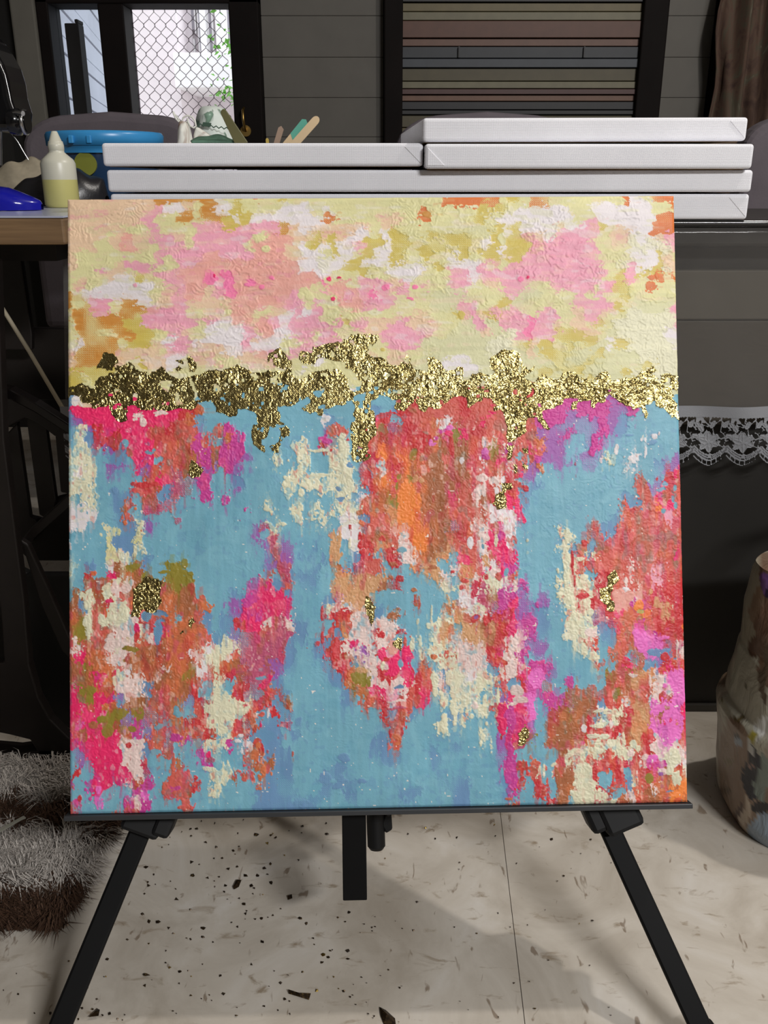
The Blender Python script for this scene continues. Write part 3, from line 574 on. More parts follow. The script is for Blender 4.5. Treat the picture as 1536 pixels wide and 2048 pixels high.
# dabs and drips smaller than a chart cell: x, y, half width, half height, pigment
DABS = """1035 561 7 5 K 1050 558 3 3 h 490 575 8 4 K 517 578 6 4 K 539 560 5 4 K 655 561 5 4 h 661 602 4 4 h 675 559 5 2 h
421 557 6 10 K 424 556 3 5 h 916 634 8 9 Y 850 429 9 7 o 763 702 5 4 Y 826 576 7 5 K 768 579 10 5 K 812 600 7 4 K
270 573 4 4 k 1313 553 4 7 O 1301 557 7 5 O 1297 572 8 9 O 520 424 6 4 y 528 500 8 7 y 516 478 11 6 y 603 582 10 7 y 616 598 9 8 y 597 597 6 8 y
250 1039 4 4 s 248 1050 4 6 e 271 1024 4 4 e 281 1066 3 4 e 187 1153 5 6 e 184 1138 7 9 d 217 1131 5 4 c 240 1120 6 10 c 237 1108 5 6 c
278 1238 3 6 r 292 1237 9 10 d 175 1213 8 12 c 179 1190 6 8 c 212 1185 10 16 c 228 1181 8 10 i 248 1183 14 10 i 223 1212 6 10 r 217 1206 8 4 h
247 1232 11 20 c 226 1230 8 22 c 203 1245 8 12 c 177 1268 4 16 c 150 1284 4 10 i 271 1263 6 10 h 271 1278 6 10 r 318 1234 14 7 d 314 1268 9 20 d
222 1290 14 16 i 244 1290 14 8 i 260 1300 16 6 l 266 1137 12 6 l 345 1144 8 14 l 368 1132 6 10 l 330 1150 16 4 l
533 1050 6 3 c 558 1053 11 4 c 597 1022 7 8 c 628 1034 5 3 c 622 1046 5 2 c 529 1023 7 5 c 514 1270 3 5 r 469 1246 6 6 r
640 1280 4 14 r 632 1293 5 6 r 640 1225 3 8 r 696 1062 3 6 r 716 1030 6 5 n 718 1052 5 6 e 715 1078 3 8 r 717 1095 4 10 r 720 1110 8 6 r 675 1090 4 20 t 696 1095 3 12 c
760 1085 9 6 r 778 1104 12 6 r 800 1105 9 6 b 783 1133 10 5 n 797 1163 8 6 r 780 1160 6 4 n 832 1205 2 12 n 822 1184 6 4 n 825 1215 4 4 n 795 1186 5 2 r
778 1236 6 6 n 774 1240 4 4 n 860 1140 10 4 n 845 1138 8 3 t 900 1147 4 3 r 925 1167 7 4 r 918 1180 5 6 r 965 1157 5 5 r 865 1160 6 5 t
960 1105 4 8 w 938 1090 8 12 w 968 1082 8 7 i 962 1098 3 5 b 988 1085 4 12 c 980 1040 8 12 w 1000 1042 5 7 i
970 1160 7 14 c 985 1150 14 10 i 968 1158 4 6 r 992 1155 7 9 s 1000 1143 5 8 h 1008 1148 4 8 b
946 1240 10 8 r 948 1238 4 4 v 968 1246 6 10 r 1053 1085 3 4 c 830 1250 3 6 c 852 1258 5 6 c 858 1240 2 24 c 820 1295 5 16 c 836 1290 4 12 c 864 1316 7 5 e
792 1289 8 10 b 807 1290 3 12 s 785 1300 8 14 q 763 1312 10 12 h 771 1322 6 4 r 805 1312 4 14 h 775 1260 14 8 i 762 1275 6 6 r
772 1338 8 6 i 764 1336 4 8 c 786 1338 12 14 h 798 1333 5 8 b 790 1368 14 10 i 780 1352 12 4 h 776 1365 4 10 r 797 1379 14 5 d 788 1407 18 3 i 806 1388 2 18 i 790 1420 20 3 u 830 1370 8 20 r 818 1390 6 12 s
791 1473 8 8 e 790 1487 6 4 e 886 1450 7 18 c 906 1440 4 14 c 904 1415 8 24 c 909 1380 10 34 c 895 1360 8 16 c 865 1360 10 14 c 866 1378 6 20 c 880 1400 4 14 c 926 1400 4 12 c 945 1412 8 8 i 940 1434 5 6 c 966 1404 4 12 c 963 1476 5 6 c 970 1450 4 4 c 975 1367 8 5 c 990 1392 3 16 c
1019 1340 14 18 i 1030 1385 14 12 i 1036 1402 20 7 i 1024 1410 10 4 i 1003 1430 12 30 h 1016 1440 12 24 m 1002 1460 10 20 h 1020 1500 7 16 m 1016 1530 6 16 m 1012 1556 6 14 m 1014 1580 6 8 v 1012 1595 9 3 e 1000 1475 4 8 r
1036 1528 5 7 r 1051 1530 2 8 r 1052 1545 3 6 r 1042 1557 4 5 r 994 1480 5 18 v 1071 1215 3 8 m
1132 1075 6 12 c 1130 1130 6 24 c 1127 1160 5 18 c 1112 1163 4 8 c 1112 1145 3 5 c 1110 1178 4 4 c 1115 1193 5 4 c 1130 1190 5 12 c 1140 1205 9 6 c 1145 1220 6 8 c 1160 1170 7 10 c 1157 1122 9 4 c 1165 1160 8 8 c 1172 1215 8 10 c 1180 1230 6 8 c 1152 1240 9 12 c 1163 1265 5 16 c 1141 1265 4 14 c 1162 1300 4 16 c 1175 1270 8 8 i 1165 1310 7 12 c 1183 1315 10 8 c
1141 1130 3 26 r 1145 1165 2 14 r 1165 1090 6 8 r 1163 1198 12 6 r 1250 1185 8 6 w 1235 1198 11 14 q 1258 1198 10 12 q 1250 1170 4 10 i 1276 1216 10 10 f 1282 1228 8 4 Y 1300 1190 4 6 t 1315 1210 7 16 t 1310 1230 8 10 s
1290 1290 24 20 P 1272 1272 9 10 P 1325 1280 14 4 P 1318 1308 22 9 d 1330 1316 12 8 r 1353 1300 2 22 i 1293 1336 9 9 d 1250 1330 8 6 r
1348 983 4 6 b 1345 1005 3 8 b 1327 975 6 4 b 1322 962 4 6 b 1350 1018 4 8 b 1326 1028 4 5 b 1320 985 10 5 b
590 919 2 14 c 615 930 2 18 c 594 920 6 4 c 596 942 4 12 c 632 905 22 3 c 568 959 7 3 c 598 990 5 8 c 606 975 9 6 c 636 956 20 4 c 636 998 4 3 c 548 930 3 10 c 545 918 3 6 c
652 889 9 5 m 680 862 8 4 s 690 868 6 3 s 693 885 6 3 r 659 906 3 3 r 653 841 5 7 w 685 905 12 30 c 690 960 12 34 c 690 940 10 20 c 697 938 8 6 d 676 1003 9 5 d 672 983 6 5 d
275 838 12 3 i 284 849 6 9 i 318 832 12 4 i 360 835 7 8 r 372 836 4 6 e 250 890 6 7 b 298 908 8 4 b 306 903 4 3 b 220 905 3 6 v 285 975 22 6 r 305 972 12 4 r 262 972 6 5 r 228 986 7 7 d
1316 875 2 4 w 1307 880 8 6 w 1265 925 10 5 w 1248 918 4 3 w 1290 912 3 12 w 1268 932 5 3 w 1230 905 5 12 w 1198 930 3 6 w 1256 878 8 3 d 1302 892 10 5 d
1180 842 5 14 m 1202 845 9 8 m 1187 890 8 16 m 1180 910 6 12 m 1212 800 5 6 v 1148 934 2 4 u
857 890 5 6 P 866 882 5 5 m 862 893 6 4 P 870 850 3 6 w 895 860 6 5 P 892 872 8 6 h 897 895 6 20 r 964 890 3 12 i 966 908 8 8 P 968 918 9 6 m 918 927 4 6 w 960 960 12 9 i 988 964 7 8 i 950 1000 3 24 i 964 986 4 16 i 990 985 4 8 w 826 964 6 10 t 840 968 5 6 t 795 960 5 5 l 790 975 3 6 l 1046 985 6 6 r 1016 825 5 3 y
255 1348 7 6 w 230 1349 9 6 h 226 1350 4 6 r 250 1365 6 8 i 247 1383 12 7 i 271 1365 8 6 i 228 1363 3 10 c 235 1348 4 8 c 225 1396 4 6 v 265 1460 10 6 l 240 1430 16 10 l 217 1465 12 12 l 205 1438 10 8 l 188 1452 10 8 n 180 1380 10 8 l 276 1485 18 6 i 272 1500 16 8 i 262 1510 14 10 i 271 1525 9 14 i 266 1538 6 10 i 258 1493 5 6 r
197 1580 5 9 P 184 1580 4 4 m 176 1584 4 4 v 176 1585 3 3 P 160 1595 4 6 r 172 1580 3 3 m 182 1596 3 4 m 319 1455 6 6 b 352 1425 6 12 b 355 1430 10 6 b 352 1480 12 8 m 302 1520 10 14 b 310 1505 12 6 b 345 1535 4 22 s 352 1555 8 16 s 330 1572 6 8 s 327 1584 4 4 s 348 1584 4 5 s 357 1585 3 4 s 369 1590 3 5 s 364 1602 3 6 s 363 1615 8 4 s 348 1560 10 14 s 354 1576 6 4 m 390 1555 5 6 r 386 1567 6 3 s 415 1512 5 6 h 418 1522 10 6 u 432 1530 10 8 b 433 1560 3 14 c 416 1540 14 5 c
522 1360 12 4 b 534 1430 3 9 w 522 1432 5 5 s 521 1450 2 7 h 555 1437 3 3 r 553 1453 2 3 r 514 1492 6 6 e 505 1510 8 10 e 523 1545 5 12 e 515 1555 5 8 e 475 1542 5 3 s 486 1556 5 5 s 500 1555 5 4 s 583 1507 2 5 s 734 1411 5 8 s 733 1400 4 5 s 747 1404 2 4 s 700 1355 9 14 e 712 1360 14 12 l 735 1370 5 12 l 722 1345 14 5 t 704 1345 4 6 e 645 1560 14 12 d 680 1562 12 14 d 672 1575 10 8 d 660 1563 5 4 b 720 1562 9 5 d 600 1605 14 10 d 684 1515 12 8 d 595 1445 8 8 d
480 1473 6 4 w 472 1485 6 4 w 447 1418 40 16 c 470 1425 18 7 c 480 1408 10 4 c 1205 1447 4 3 w 1200 1425 8 4 i 1190 1426 10 3 c 1212 1426 9 2 c 1215 1432 8 2 c 1196 1453 16 6 c 1165 1457 6 8 w 1220 1453 4 8 i 1230 1450 5 5 c 1185 1474 14 5 c 1205 1476 10 6 c 1235 1490 4 20 c 1247 1480 4 16 c 1240 1505 6 8 c 1150 1505 24 7 c 1190 1503 22 6 c 1135 1513 8 8 c 1265 1490 6 8 c 1275 1500 6 6 c 1130 1505 4 6 n 1163 1548 20 18 c 1170 1570 26 16 c 1160 1590 22 10 c 1190 1550 6 22 r 1200 1540 5 10 s 1192 1575 3 8 r 1205 1560 10 18 b 1205 1590 12 6 c 1136 1555 9 12 n 1112 1560 5 22 n 1118 1600 6 14 n 1127 1595 6 14 n 1090 1550 10 18 b 1105 1530 6 3 c 1088 1535 4 6 s 1092 1565 2 10 s 1085 1540 3 14 c
1325 1545 8 8 i 1322 1550 5 5 v 1300 1560 8 10 l 1340 1585 10 2 d 1355 1560 10 16 c 1345 1520 18 20 c 1340 1545 8 8 c 1362 1540 2 20 s 1304 1520 12 8 P 1290 1518 6 6 i 1262 1508 8 6 i 1265 1353 10 4 i 1300 1365 3 14 i 1330 1373 5 5 P 1315 1358 8 4 i""".split()
# outline of the gold leaf, read in four strips of the chart
def strip(k, pts, y0=700):
    return [((128, 442, 756, 1070)[k] + x * 0.2044, y0 + y * 0.2045) for x, y in pts]
GTOP = (strip(0, [(28, 395), (100, 370), (150, 345), (210, 370), (300, 405), (297, 345), (340, 280), (420, 265), (430, 240), (480, 215), (490, 160), (560, 170), (620, 150), (680, 180), (690, 215), (760, 240), (860, 235), (905, 210), (950, 180), (1000, 240), (1040, 285), (1130, 300), (1240, 270), (1340, 250), (1390, 205), (1470, 215)])
  + strip(1, [(0, 208), (110, 190), (140, 155), (180, 200), (300, 220), (400, 238), (440, 215), (520, 235), (560, 225), (500, 180), (430, 140), (450, 50), (500, 20), (545, 0), (600, 60), (680, 125), (690, 190), (665, 260), (720, 305), (780, 290), (820, 255), (900, 228), (1080, 195), (1150, 220), (1220, 300), (1232, 395), (1280, 430), (1350, 395), (1350, 320), (1290, 255), (1200, 200), (1190, 140), (1050, 110), (930, 118), (880, 170), (800, 160), (745, 110), (760, 30), (860, 50), (870, -20), (1000, -35), (1100, -65), (1220, -80), (1250, -130), (1510, -138), (1530, -90), (1470, -10), (1410, 40), (1440, 90)])
  + strip(2, [(0, 85), (60, 110), (90, 160), (180, 170), (230, 120), (250, 65), (290, 90), (290, 130), (330, 190), (380, 220), (450, 200), (460, 110), (540, 85), (600, 150), (640, 220), (700, 230), (730, 190), (770, 170), (810, 190), (820, 330), (870, 310), (900, 260), (960, 235), (1060, 270), (1130, 250), (1080, 190), (1080, 110), (1160, 40), (1230, 0), (1310, 30), (1380, 60), (1390, 160), (1450, 210), (1510, 160), (1500, 205), (1440, 290), (1500, 335)])
  + strip(3, [(0, 320), (60, 260), (130, 290), (210, 310), (240, 250), (370, 220), (430, 300), (510, 295), (520, 360), (560, 310), (630, 230), (710, 240), (740, 320), (850, 285), (960, 300), (1010, 240), (1100, 200), (1160, 185), (1170, 230), (1140, 270), (1210, 300), (1220, 240), (1300, 250), (1400, 265)]))
GBOT = (strip(0, [(28, 480), (140, 470), (160, 530), (260, 550), (270, 610), (430, 570), (440, 650), (500, 710), (550, 725), (620, 715), (600, 580), (690, 550), (720, 640), (840, 600), (920, 615), (1060, 620), (1280, 610), (1290, 540), (1440, 520), (1460, 630)])
  + strip(1, [(0, 640), (60, 680), (110, 680), (170, 640), (185, 605), (300, 640), (330, 660), (330, 740), (290, 770), (285, 920), (340, 980), (410, 1040), (430, 1020), (395, 900), (430, 880), (460, 790), (540, 770), (560, 860), (540, 920), (450, 980), (500, 1050), (550, 1030), (600, 900), (650, 860), (660, 800), (600, 750), (560, 700), (540, 580), (640, 575), (720, 550), (750, 500), (830, 470), (860, 520), (780, 590), (800, 630), (860, 650), (900, 640), (930, 670), (980, 670), (980, 610), (1100, 580), (1210, 560), (1260, 500), (1270, 560), (1265, 640), (1290, 700), (1240, 770), (1250, 900), (1260, 1000), (1255, 1100), (1300, 1130), (1400, 1115), (1445, 1080), (1430, 1030), (1420, 950), (1440, 870), (1495, 860), (1500, 650), (1450, 600), (1450, 530)])
  + strip(2, [(0, 480), (110, 500), (130, 590), (230, 625), (330, 550), (330, 510), (380, 600), (440, 640), (470, 600), (590, 610), (620, 560), (690, 500), (760, 480), (840, 500), (880, 600), (920, 560), (1010, 510), (1100, 510), (1130, 560), (1100, 630), (1180, 600), (1220, 720), (1250, 800), (1230, 870), (1270, 930), (1380, 860), (1440, 820), (1460, 680)])
  + strip(3, [(0, 660), (20, 700), (60, 800), (110, 830), (130, 810), (60, 690), (60, 610), (200, 600), (260, 570), (290, 500), (380, 500), (340, 560), (340, 620), (390, 600), (420, 540), (520, 510), (540, 590), (580, 600), (600, 550), (700, 540), (690, 500), (720, 460), (800, 530), (900, 590), (940, 570), (960, 620), (1030, 590), (1060, 700), (1090, 710), (1100, 670), (1060, 570), (1160, 540), (1170, 600), (1250, 600), (1320, 670), (1410, 715)]))
GPATCH = [strip(0, [(300, 185), (390, 35), (500, 75), (520, 140), (460, 210)]),
  strip(0, [(1080, 115), (1140, 100), (1170, 160), (1110, 155)]), strip(0, [(1185, 100), (1230, 80), (1280, 150), (1275, 230), (1210, 240), (1205, 160)]),
  strip(0, [(1060, 195), (1110, 180), (1160, 205), (1090, 240)]),
  strip(0, [(1220, 1090), (1290, 1110), (1370, 1190), (1330, 1260), (1240, 1275), (1180, 1220), (1220, 1170)]),
  strip(2, [(1240, 950), (1320, 960), (1300, 1060), (1250, 1110)]), strip(2, [(1300, 1140), (1370, 1150), (1360, 1220), (1320, 1245)]),
  strip(2, [(1400, 990), (1450, 980), (1450, 1060), (1410, 1050)]), strip(2, [(1405, 1140), (1450, 1140), (1445, 1200), (1410, 1195)]),
  strip(2, [(1180, 1320), (1300, 1330), (1290, 1400), (1220, 1430), (1240, 1500), (1230, 1570), (1150, 1580), (1110, 1530), (1140, 1440), (1190, 1410)]),
  strip(0, [(660, 830), (760, 730), (830, 700), (960, 770), (930, 860), (940, 960), (880, 1060), (760, 1050), (740, 1110), (650, 1090), (660, 980)], 1012),
  strip(0, [(1200, 1150), (1240, 1110), (1280, 1160), (1240, 1250)], 1012), strip(0, [(1105, 1265), (1170, 1215), (1175, 1255)], 1012),
  strip(1, [(1380, 890), (1440, 940), (1490, 1030), (1490, 1130), (1450, 1195), (1420, 1110), (1380, 1000)], 1012),
  strip(2, [(120, 1350), (180, 1290), (235, 1330), (220, 1420), (180, 1440), (130, 1380)], 1012),
  strip(3, [(700, 720), (770, 655), (800, 680), (820, 750), (750, 820), (740, 920), (780, 1000), (770, 1060), (700, 1070), (690, 1000), (630, 940), (630, 850), (700, 780)], 1012),
  strip(2, [(1350, 700), (1440, 650), (1470, 750), (1400, 830), (1340, 830), (1370, 760)], 1324)]

def inside(poly, X, Y):
    r = np.zeros(X.shape, bool)
    n = len(poly)
    for i in range(n):
        (x0, y0), (x1, y1) = poly[i], poly[(i + 1) % n]
        if y0 == y1:
            continue
        c = (y0 > Y) != (y1 > Y)
        r ^= c & (X < (x1 - x0) * (Y - y0) / (y1 - y0) + x0)
    return r

def sstep(a, b, x):
    t = np.clip((x - a) / (b - a), 0, 1)
    return t * t * (3 - 2 * t)

def make_painting():
    N = 860
    S = (N, N)
    u = np.linspace(0, 1, N, dtype=np.float32)[None, :]
    v = np.linspace(0, 1, N, dtype=np.float32)[:, None]
    cx = (CORN[0][0] * (1 - u) + CORN[1][0] * u) * (1 - v) + (CORN[3][0] * (1 - u) + CORN[2][0] * u) * v
    cy = (CORN[0][1] * (1 - u) + CORN[1][1] * u) * (1 - v) + (CORN[3][1] * (1 - u) + CORN[2][1] * u) * v
    low = sstep(0.34, 0.40, v) + 0 * u                       # lower, vertically dragged half
    # --- pigment: chart cells with ragged, dragged edges
    hx = fbm(S, 75, 16, 1, 3); vy = fbm(S, 16, 75, 2, 3)
    dx = 9.0 * fbm(S, 16, 16, 3, 3) + 5.0 * fbm(S, 70, 70, 4, 2)
    dy = 9.0 * fbm(S, 16, 16, 5, 3) + 5.0 * fbm(S, 70, 70, 6, 2)
    dy = dy + low * 10.0 * hx
    dx = dx + (1 - low) * 13.0 * vy + low * 4.0 * vy
    wx, wy = cx + dx, cy + dy
    gx = np.clip((wx - 128) / 19.625, 0.01, 63.99)
    gy = np.clip((wy - 388) / 19.5, 0.01, 63.99)
    names = sorted(INK)
    I = np.array([names.index(p) for p in PIGMENTS])[np.array(CHART).reshape(64, 64)]
    jit = np.random.RandomState(9).rand(2, 64, 64).astype(np.float32) * 0.5 - 0.25
    rad = 0.85 + 0.5 * np.random.RandomState(10).rand(64, 64).astype(np.float32)
    xi, yi = gx.astype(int), gy.astype(int)
    cc, ww = [], []
    for oy in (-1, 0, 1):
        for ox in (-1, 0, 1):
            xj, yj = np.clip(xi + ox, 0, 63), np.clip(yi + oy, 0, 63)
            ex = gx - (xi + ox + 0.5 + jit[0, yj, xj]); ey = gy - (yi + oy + 0.5 + jit[1, yj, xj])
            cc.append(I[yj, xj]); ww.append(np.exp(-(ex * ex + ey * ey) * 2.6 / rad[yj, xj]))
    tot = sum(ww)
    ww = [w / tot for w in ww]
    best = np.full(S, -9.0, np.float32); second = best.copy(); win = np.zeros(S, int); runner = np.zeros(S, int)
    FAM = ['rsneufltqO', 'bdv', 'ciw', 'hmPKk', 'ypqkgwcKoY']
    fam = {n: [j for j, f in enumerate(FAM) if n in f] for n in names}
    acc = np.zeros((5,) + S + (3,), np.float32); wsum = np.full((5,) + S, 1e-6, np.float32)
    pal = np.array([INK[n] for n in names], np.float32)
    def votes(ax, ay, seed):
        return (fbm(S, 34, 34, seed, 2) * 0.28 + fbm(S, ax, ay, seed + 50, 2) * 0.42 + fbm(S, ax * 2.6, ay * 2.6, seed + 90, 2) * 0.42 + vnoise(S, 330, 330, seed + 130) * 0.12)
    nz = [votes(120, 45, 1000 + 7 * k) for k in range(6)]
    nzh = [votes(45, 110, 2000 + 7 * k) for k in range(6)]
    for k, n in enumerate(names):
        V = np.zeros(S, np.float32)
        for w, c in zip(ww, cc):
            V += w * (c == k)
        if V.max() <= 0:
            continue
        on_ = V > 0.03
        q = np.where(on_, V + (nz[k % 6] * low + nzh[k % 6] * (1 - low)) * (0.35 + 0.65 * np.minimum(1, V * 3)), -5)
        e = np.exp(4 * q) * on_
        for j in fam[n]:
            acc[j] += e[..., None] * pal[k]; wsum[j] += e
        up = q > best
        runner = np.where(up, win, np.where(q > second, k, runner))
        second = np.where(up, best, np.maximum(second, q))
        win = np.where(up, k, win)
        best = np.where(up, q, best)
    margin = np.minimum(best - second, 1.0)
    skip = (fbm(S, 210, 90, 90, 2) * low + fbm(S, 90, 210, 91, 2) * (1 - low)) + 0.6 * fbm(S, 300, 300, 92, 1)
    pale_ = np.isin(win, [names.index(c) for c in 'ci']) * 0.12
    swap = (skip > 0.34 - pale_ + (0.9 - 2 * pale_) * margin) & (second > -4)
    win = np.where(swap, runner, win)
    margin = np.where(swap, 0.12, margin)
    # --- dabs on top
    rag = fbm(S, 120, 120, 55, 3) * 0.75
    thick = np.zeros(S, np.float32)
    fN = N - 1
    for i in range(0, len(DABS), 5):
        x, y, rx, ry = map(float, DABS[i:i + 4]); k = names.index(DABS[i + 4])
        vv = (y - 395) / 1221; uu = (x - (134 + 7 * vv)) / (1213 + 22 * vv)
        j0, j1 = int(max(0, (uu - 2 * rx / 1224) * fN)), int(min(N, (uu + 2 * rx / 1224) * fN + 2))
        i0, i1 = int(max(0, (vv - 2 * ry / 1221 - 0.01) * fN)), int(min(N, (vv + 2 * ry / 1221 + 0.01) * fN + 2))
        if j1 <= j0 or i1 <= i0:
            continue
        sl = (slice(i0, i1), slice(j0, j1))
        d = ((cx[sl] + dx[sl] * 0.35 - x) / rx) ** 2 + ((cy[sl] + dy[sl] * 0.35 - y) / ry) ** 2 - 1 + rag[sl] * 1.3
        hit = d < 0
        win[sl] = np.where(hit, k, win[sl])
        margin[sl] = np.where(hit, np.minimum(-d, 1), np.minimum(margin[sl], np.abs(d)))
        thick[sl] = np.where(hit, 1, thick[sl])
    col = pal[win]
    first = np.zeros(len(names), int); last = np.zeros(len(names), int)
    for k, n in enumerate(names):
        first[k], last[k] = fam[n][0], fam[n][-1]
    fi = np.where(low > 0.5, first[win], last[win])
    mean = np.zeros(S + (3,), np.float32)
    for j in range(5):
        hit = fi == j
        mean[hit] = acc[j][hit] / wsum[j][hit][:, None]
    amt = np.array([0.52, 0.40, 0.30, 0.35, 0.42], np.float32)[fi] * (1 - 0.75 * thick)
    amt = amt * (0.75 + 0.5 * fbm(S, 40, 40, 66, 2))
    col = col * (1 - amt[..., None]) + mean * amt[..., None]
    # --- small touches of sister colours dragged through each passage
    def touch(chars, rgb, ax, ay, seed, lo, hi, amount):
        part = low if chars[0] in 'rnhcb' or chars == 'ciw' else 1.0
        f_ = sstep(lo + 0.07, hi + 0.10, fbm(S, ax * 0.8, ay, seed, 2) + 0.25 * fbm(S, 14, 14, seed + 300, 2)) * np.isin(win, [names.index(c) for c in chars]) * amount * 0.72 * (1 - 0.8 * thick) * part
        return col * (1 - f_[..., None]) + np.array(rgb, np.float32) * f_[..., None]
    for args in (('rsneftlu', (186, 48, 58), 95, 36, 501, 0.12, 0.34, 0.62), ('rsneftu', (224, 126, 78), 80, 42, 502, 0.14, 0.36, 0.60), ('rsneu', (158, 98, 66), 90, 50, 503, 0.14, 0.34, 0.60),
                 ('rshu', (236, 132, 138), 130, 60, 504, 0.18, 0.38, 0.60), ('rsnehu', (206, 70, 120), 110, 44, 505, 0.22, 0.40, 0.55), ('rsneuh', (232, 200, 192), 200, 110, 506, 0.34, 0.46, 0.75), ('nesl', (128, 132, 120), 120, 60, 507, 0.26, 0.42, 0.55),
                 ('hm', (246, 96, 140), 80, 90, 508, 0.16, 0.36, 0.50), ('hmP', (170, 70, 150), 110, 50, 509, 0.24, 0.42, 0.50),
                 ('b', (104, 146, 184), 120, 120, 510, 0.24, 0.42, 0.55), ('b', (140, 192, 206), 60, 50, 511, 0.14, 0.36, 0.40), ('bd', (92, 152, 178), 44, 60, 512, 0.14, 0.36, 0.35),
                 ('ci', (122, 172, 190), 190, 100, 513, 0.22, 0.36, 0.85), ('ciw', (206, 120, 110), 190, 90, 514, 0.32, 0.44, 0.75), ('c', (232, 226, 206), 70, 60, 515, 0.1, 0.36, 0.5),
                 ('ypgkq', (226, 200, 176), 50, 110, 516, 0.16, 0.38, 0.45), ('ypgw', (206, 206, 156), 60, 120, 517, 0.18, 0.38, 0.45), ('kq', (236, 188, 176), 70, 110, 518, 0.16, 0.36, 0.50), ('kqp', (224, 140, 164), 80, 140, 519, 0.24, 0.42, 0.50), ('ypk', (228, 222, 222), 60, 120, 520, 0.26, 0.42, 0.50)):
        col = touch(*args)
    # --- brush drag, weave showing through thin passages
    br = fbm(S, 150, 12, 60, 3) * low + fbm(S, 12, 150, 61, 3) * (1 - low)
    mott = fbm(S, 14, 14, 62, 4)
    col = col * (1 + 0.035 * br + 0.05 * mott)[..., None]
    for sh_, sd in ((9, 67), (17, 68), (-12, 69)):
        smear = sstep(0.16, 0.42, (fbm(S, 170, 22, sd, 3) * low + fbm(S, 22, 170, sd, 3) * (1 - low)))[..., None] * (0.85 - 0.6 * thick[..., None]) * (0.5 + 0.5 * low[..., None])
        pick = np.clip(np.arange(N) - sh_, 0, N - 1)
        mov = np.where(low[..., None] > 0.5, col[pick], col[:, pick])
        col = col * (1 - smear * 0.45) + mov * smear * 0.45
    weave = np.sin(cx * 2 * math.pi / 4.4) * np.sin(cy * 2 * math.pi / 4.4)
    thin = np.isin(win, [names.index(c) for c in 'oOYd'])
    tv = np.isin(win, [names.index(c) for c in 'vu'])
    scr = sstep(0.15, 0.5, fbm(S, 26, 26, 63, 3) + 0.5 * weave - 0.12 + (1 - np.clip(margin, 0, 1)) * 0.15)
    over = np.where(cy[..., None] < 800, pal[names.index('y')], pal[names.index('b')])
    col = np.where((thin | tv)[..., None], col * (1 - 0.75 * scr[..., None]) + over * 0.75 * scr[..., None], col)
    fleck = (fbm(S, 230, 230, 64, 1) > 0.93) & (low > 0.5)
    col = np.where(fleck[..., None], np.array([238, 226, 214], np.float32), col)
    col = np.clip(col, 0, 255)
    # --- relief: lifted plates of paint, ridges where colours meet
    blue_ = np.isin(win, [names.index(c) for c in 'bd']).astype(np.float32)
    rough = np.isin(win, [names.index(c) for c in 'rhsnmiceuPtf']).astype(np.float32)
    bare = thin.astype(np.float32)
    def plates(n_, k_, edge_):
        t_ = n_ * k_; f_ = np.floor(t_); r_ = t_ - f_
        return sstep(0.0, edge_, r_) - r_
    wob = 0.12 * fbm(S, 150, 150, 74, 2)
    plate = plates(fbm(S, 20, 24, 70, 3) + wob, 5.5, 0.13)
    plate2 = plates(fbm(S, 55, 55, 72, 3) + wob, 3.6, 0.17)
    cool = np.isin(win, [names.index(c) for c in 'bdv']).astype(np.float32)
    gate = sstep(0.0, 0.42, 0.6 * fbm(S, 9, 9, 76, 3) + 0.8 * fbm(S, 46, 40, 77, 2) + 0.06) * 1.25 * (1 - 0.65 * cool)
    h = plate * gate * 0.00052 * (1 - 0.8 * bare) + plate2 * (0.00018 + 0.00040 * rough - 0.00010 * blue_) * (1 - 0.8 * bare)
    h = h + np.exp(-(margin / 0.07) ** 2) * 0.00026 * (1 - 0.6 * bare)
    h = h + fbm(S, 45, 45, 75, 2) * 0.0003 * rough + fbm(S, 200, 200, 73, 2) * (0.00004 + 0.00009 * rough) + weave * 0.00003
    h = h + thick * 0.00030 * np.clip(margin * 3, 0, 1) + br * 0.00010
    X = (u - 0.5) * PW + 0 * v
    Z = (1 - v) * PH + 0 * u
    root = thing('painting', 'square abstract painting in pink, yellow, blue and gold on black easel', 'painting', PAINT_LOC)
    root.rotation_mode = 'YXZ'
    root.rotation_euler = PAINT_ROT
    edge = np.minimum(np.minimum(u, 1 - u), np.minimum(v, 1 - v))
    rnd = 0.0012 * (1 - sstep(0, 0.004, edge))
    P = np.stack([X, -h + rnd, Z], -1).reshape(-1, 3)
    idx = np.arange(N * N).reshape(N, N)
    q = np.stack([idx[:-1, :-1], idx[1:, :-1], idx[1:, 1:], idx[:-1, 1:]], -1).reshape(-1, 4)
    ring = np.concatenate([idx[0, :], idx[1:, -1], idx[-1, -2::-1], idx[-2:0:-1, 0]])
    nb = len(ring)
    back = P[ring].copy(); back[:, 1] = PT
    bi = N * N + np.arange(nb)
    side = np.stack([ring, np.roll(ring, -1), np.roll(bi, -1), bi], -1)
    V = np.concatenate([P, back])
    pig = lin_np(col.reshape(-1, 3)) / 0.94
    pig = np.concatenate([pig, lin_np(np.clip(col.reshape(-1, 3)[ring] * 0.6 + 95, 0, 255)) / 0.94])
    def grid_mesh(name, V, Q, mat, smooth):
        me = bpy.data.meshes.new(name)
        me.vertices.add(len(V)); me.vertices.foreach_set('co', V.astype(np.float32).ravel())
        me.loops.add(Q.size); me.loops.foreach_set('vertex_index', Q.astype(np.int32).ravel())
        me.polygons.add(len(Q)); me.polygons.foreach_set('loop_start', np.arange(0, Q.size, 4, dtype=np.int32))
        me.polygons.foreach_set('use_smooth', np.full(len(Q), smooth))
        me.materials.append(mat)
        me.update(calc_edges=True)
        o = bpy.data.objects.new(name, me); C.objects.link(o); o.parent = root
        return o
    m = NT('acrylic_paint')
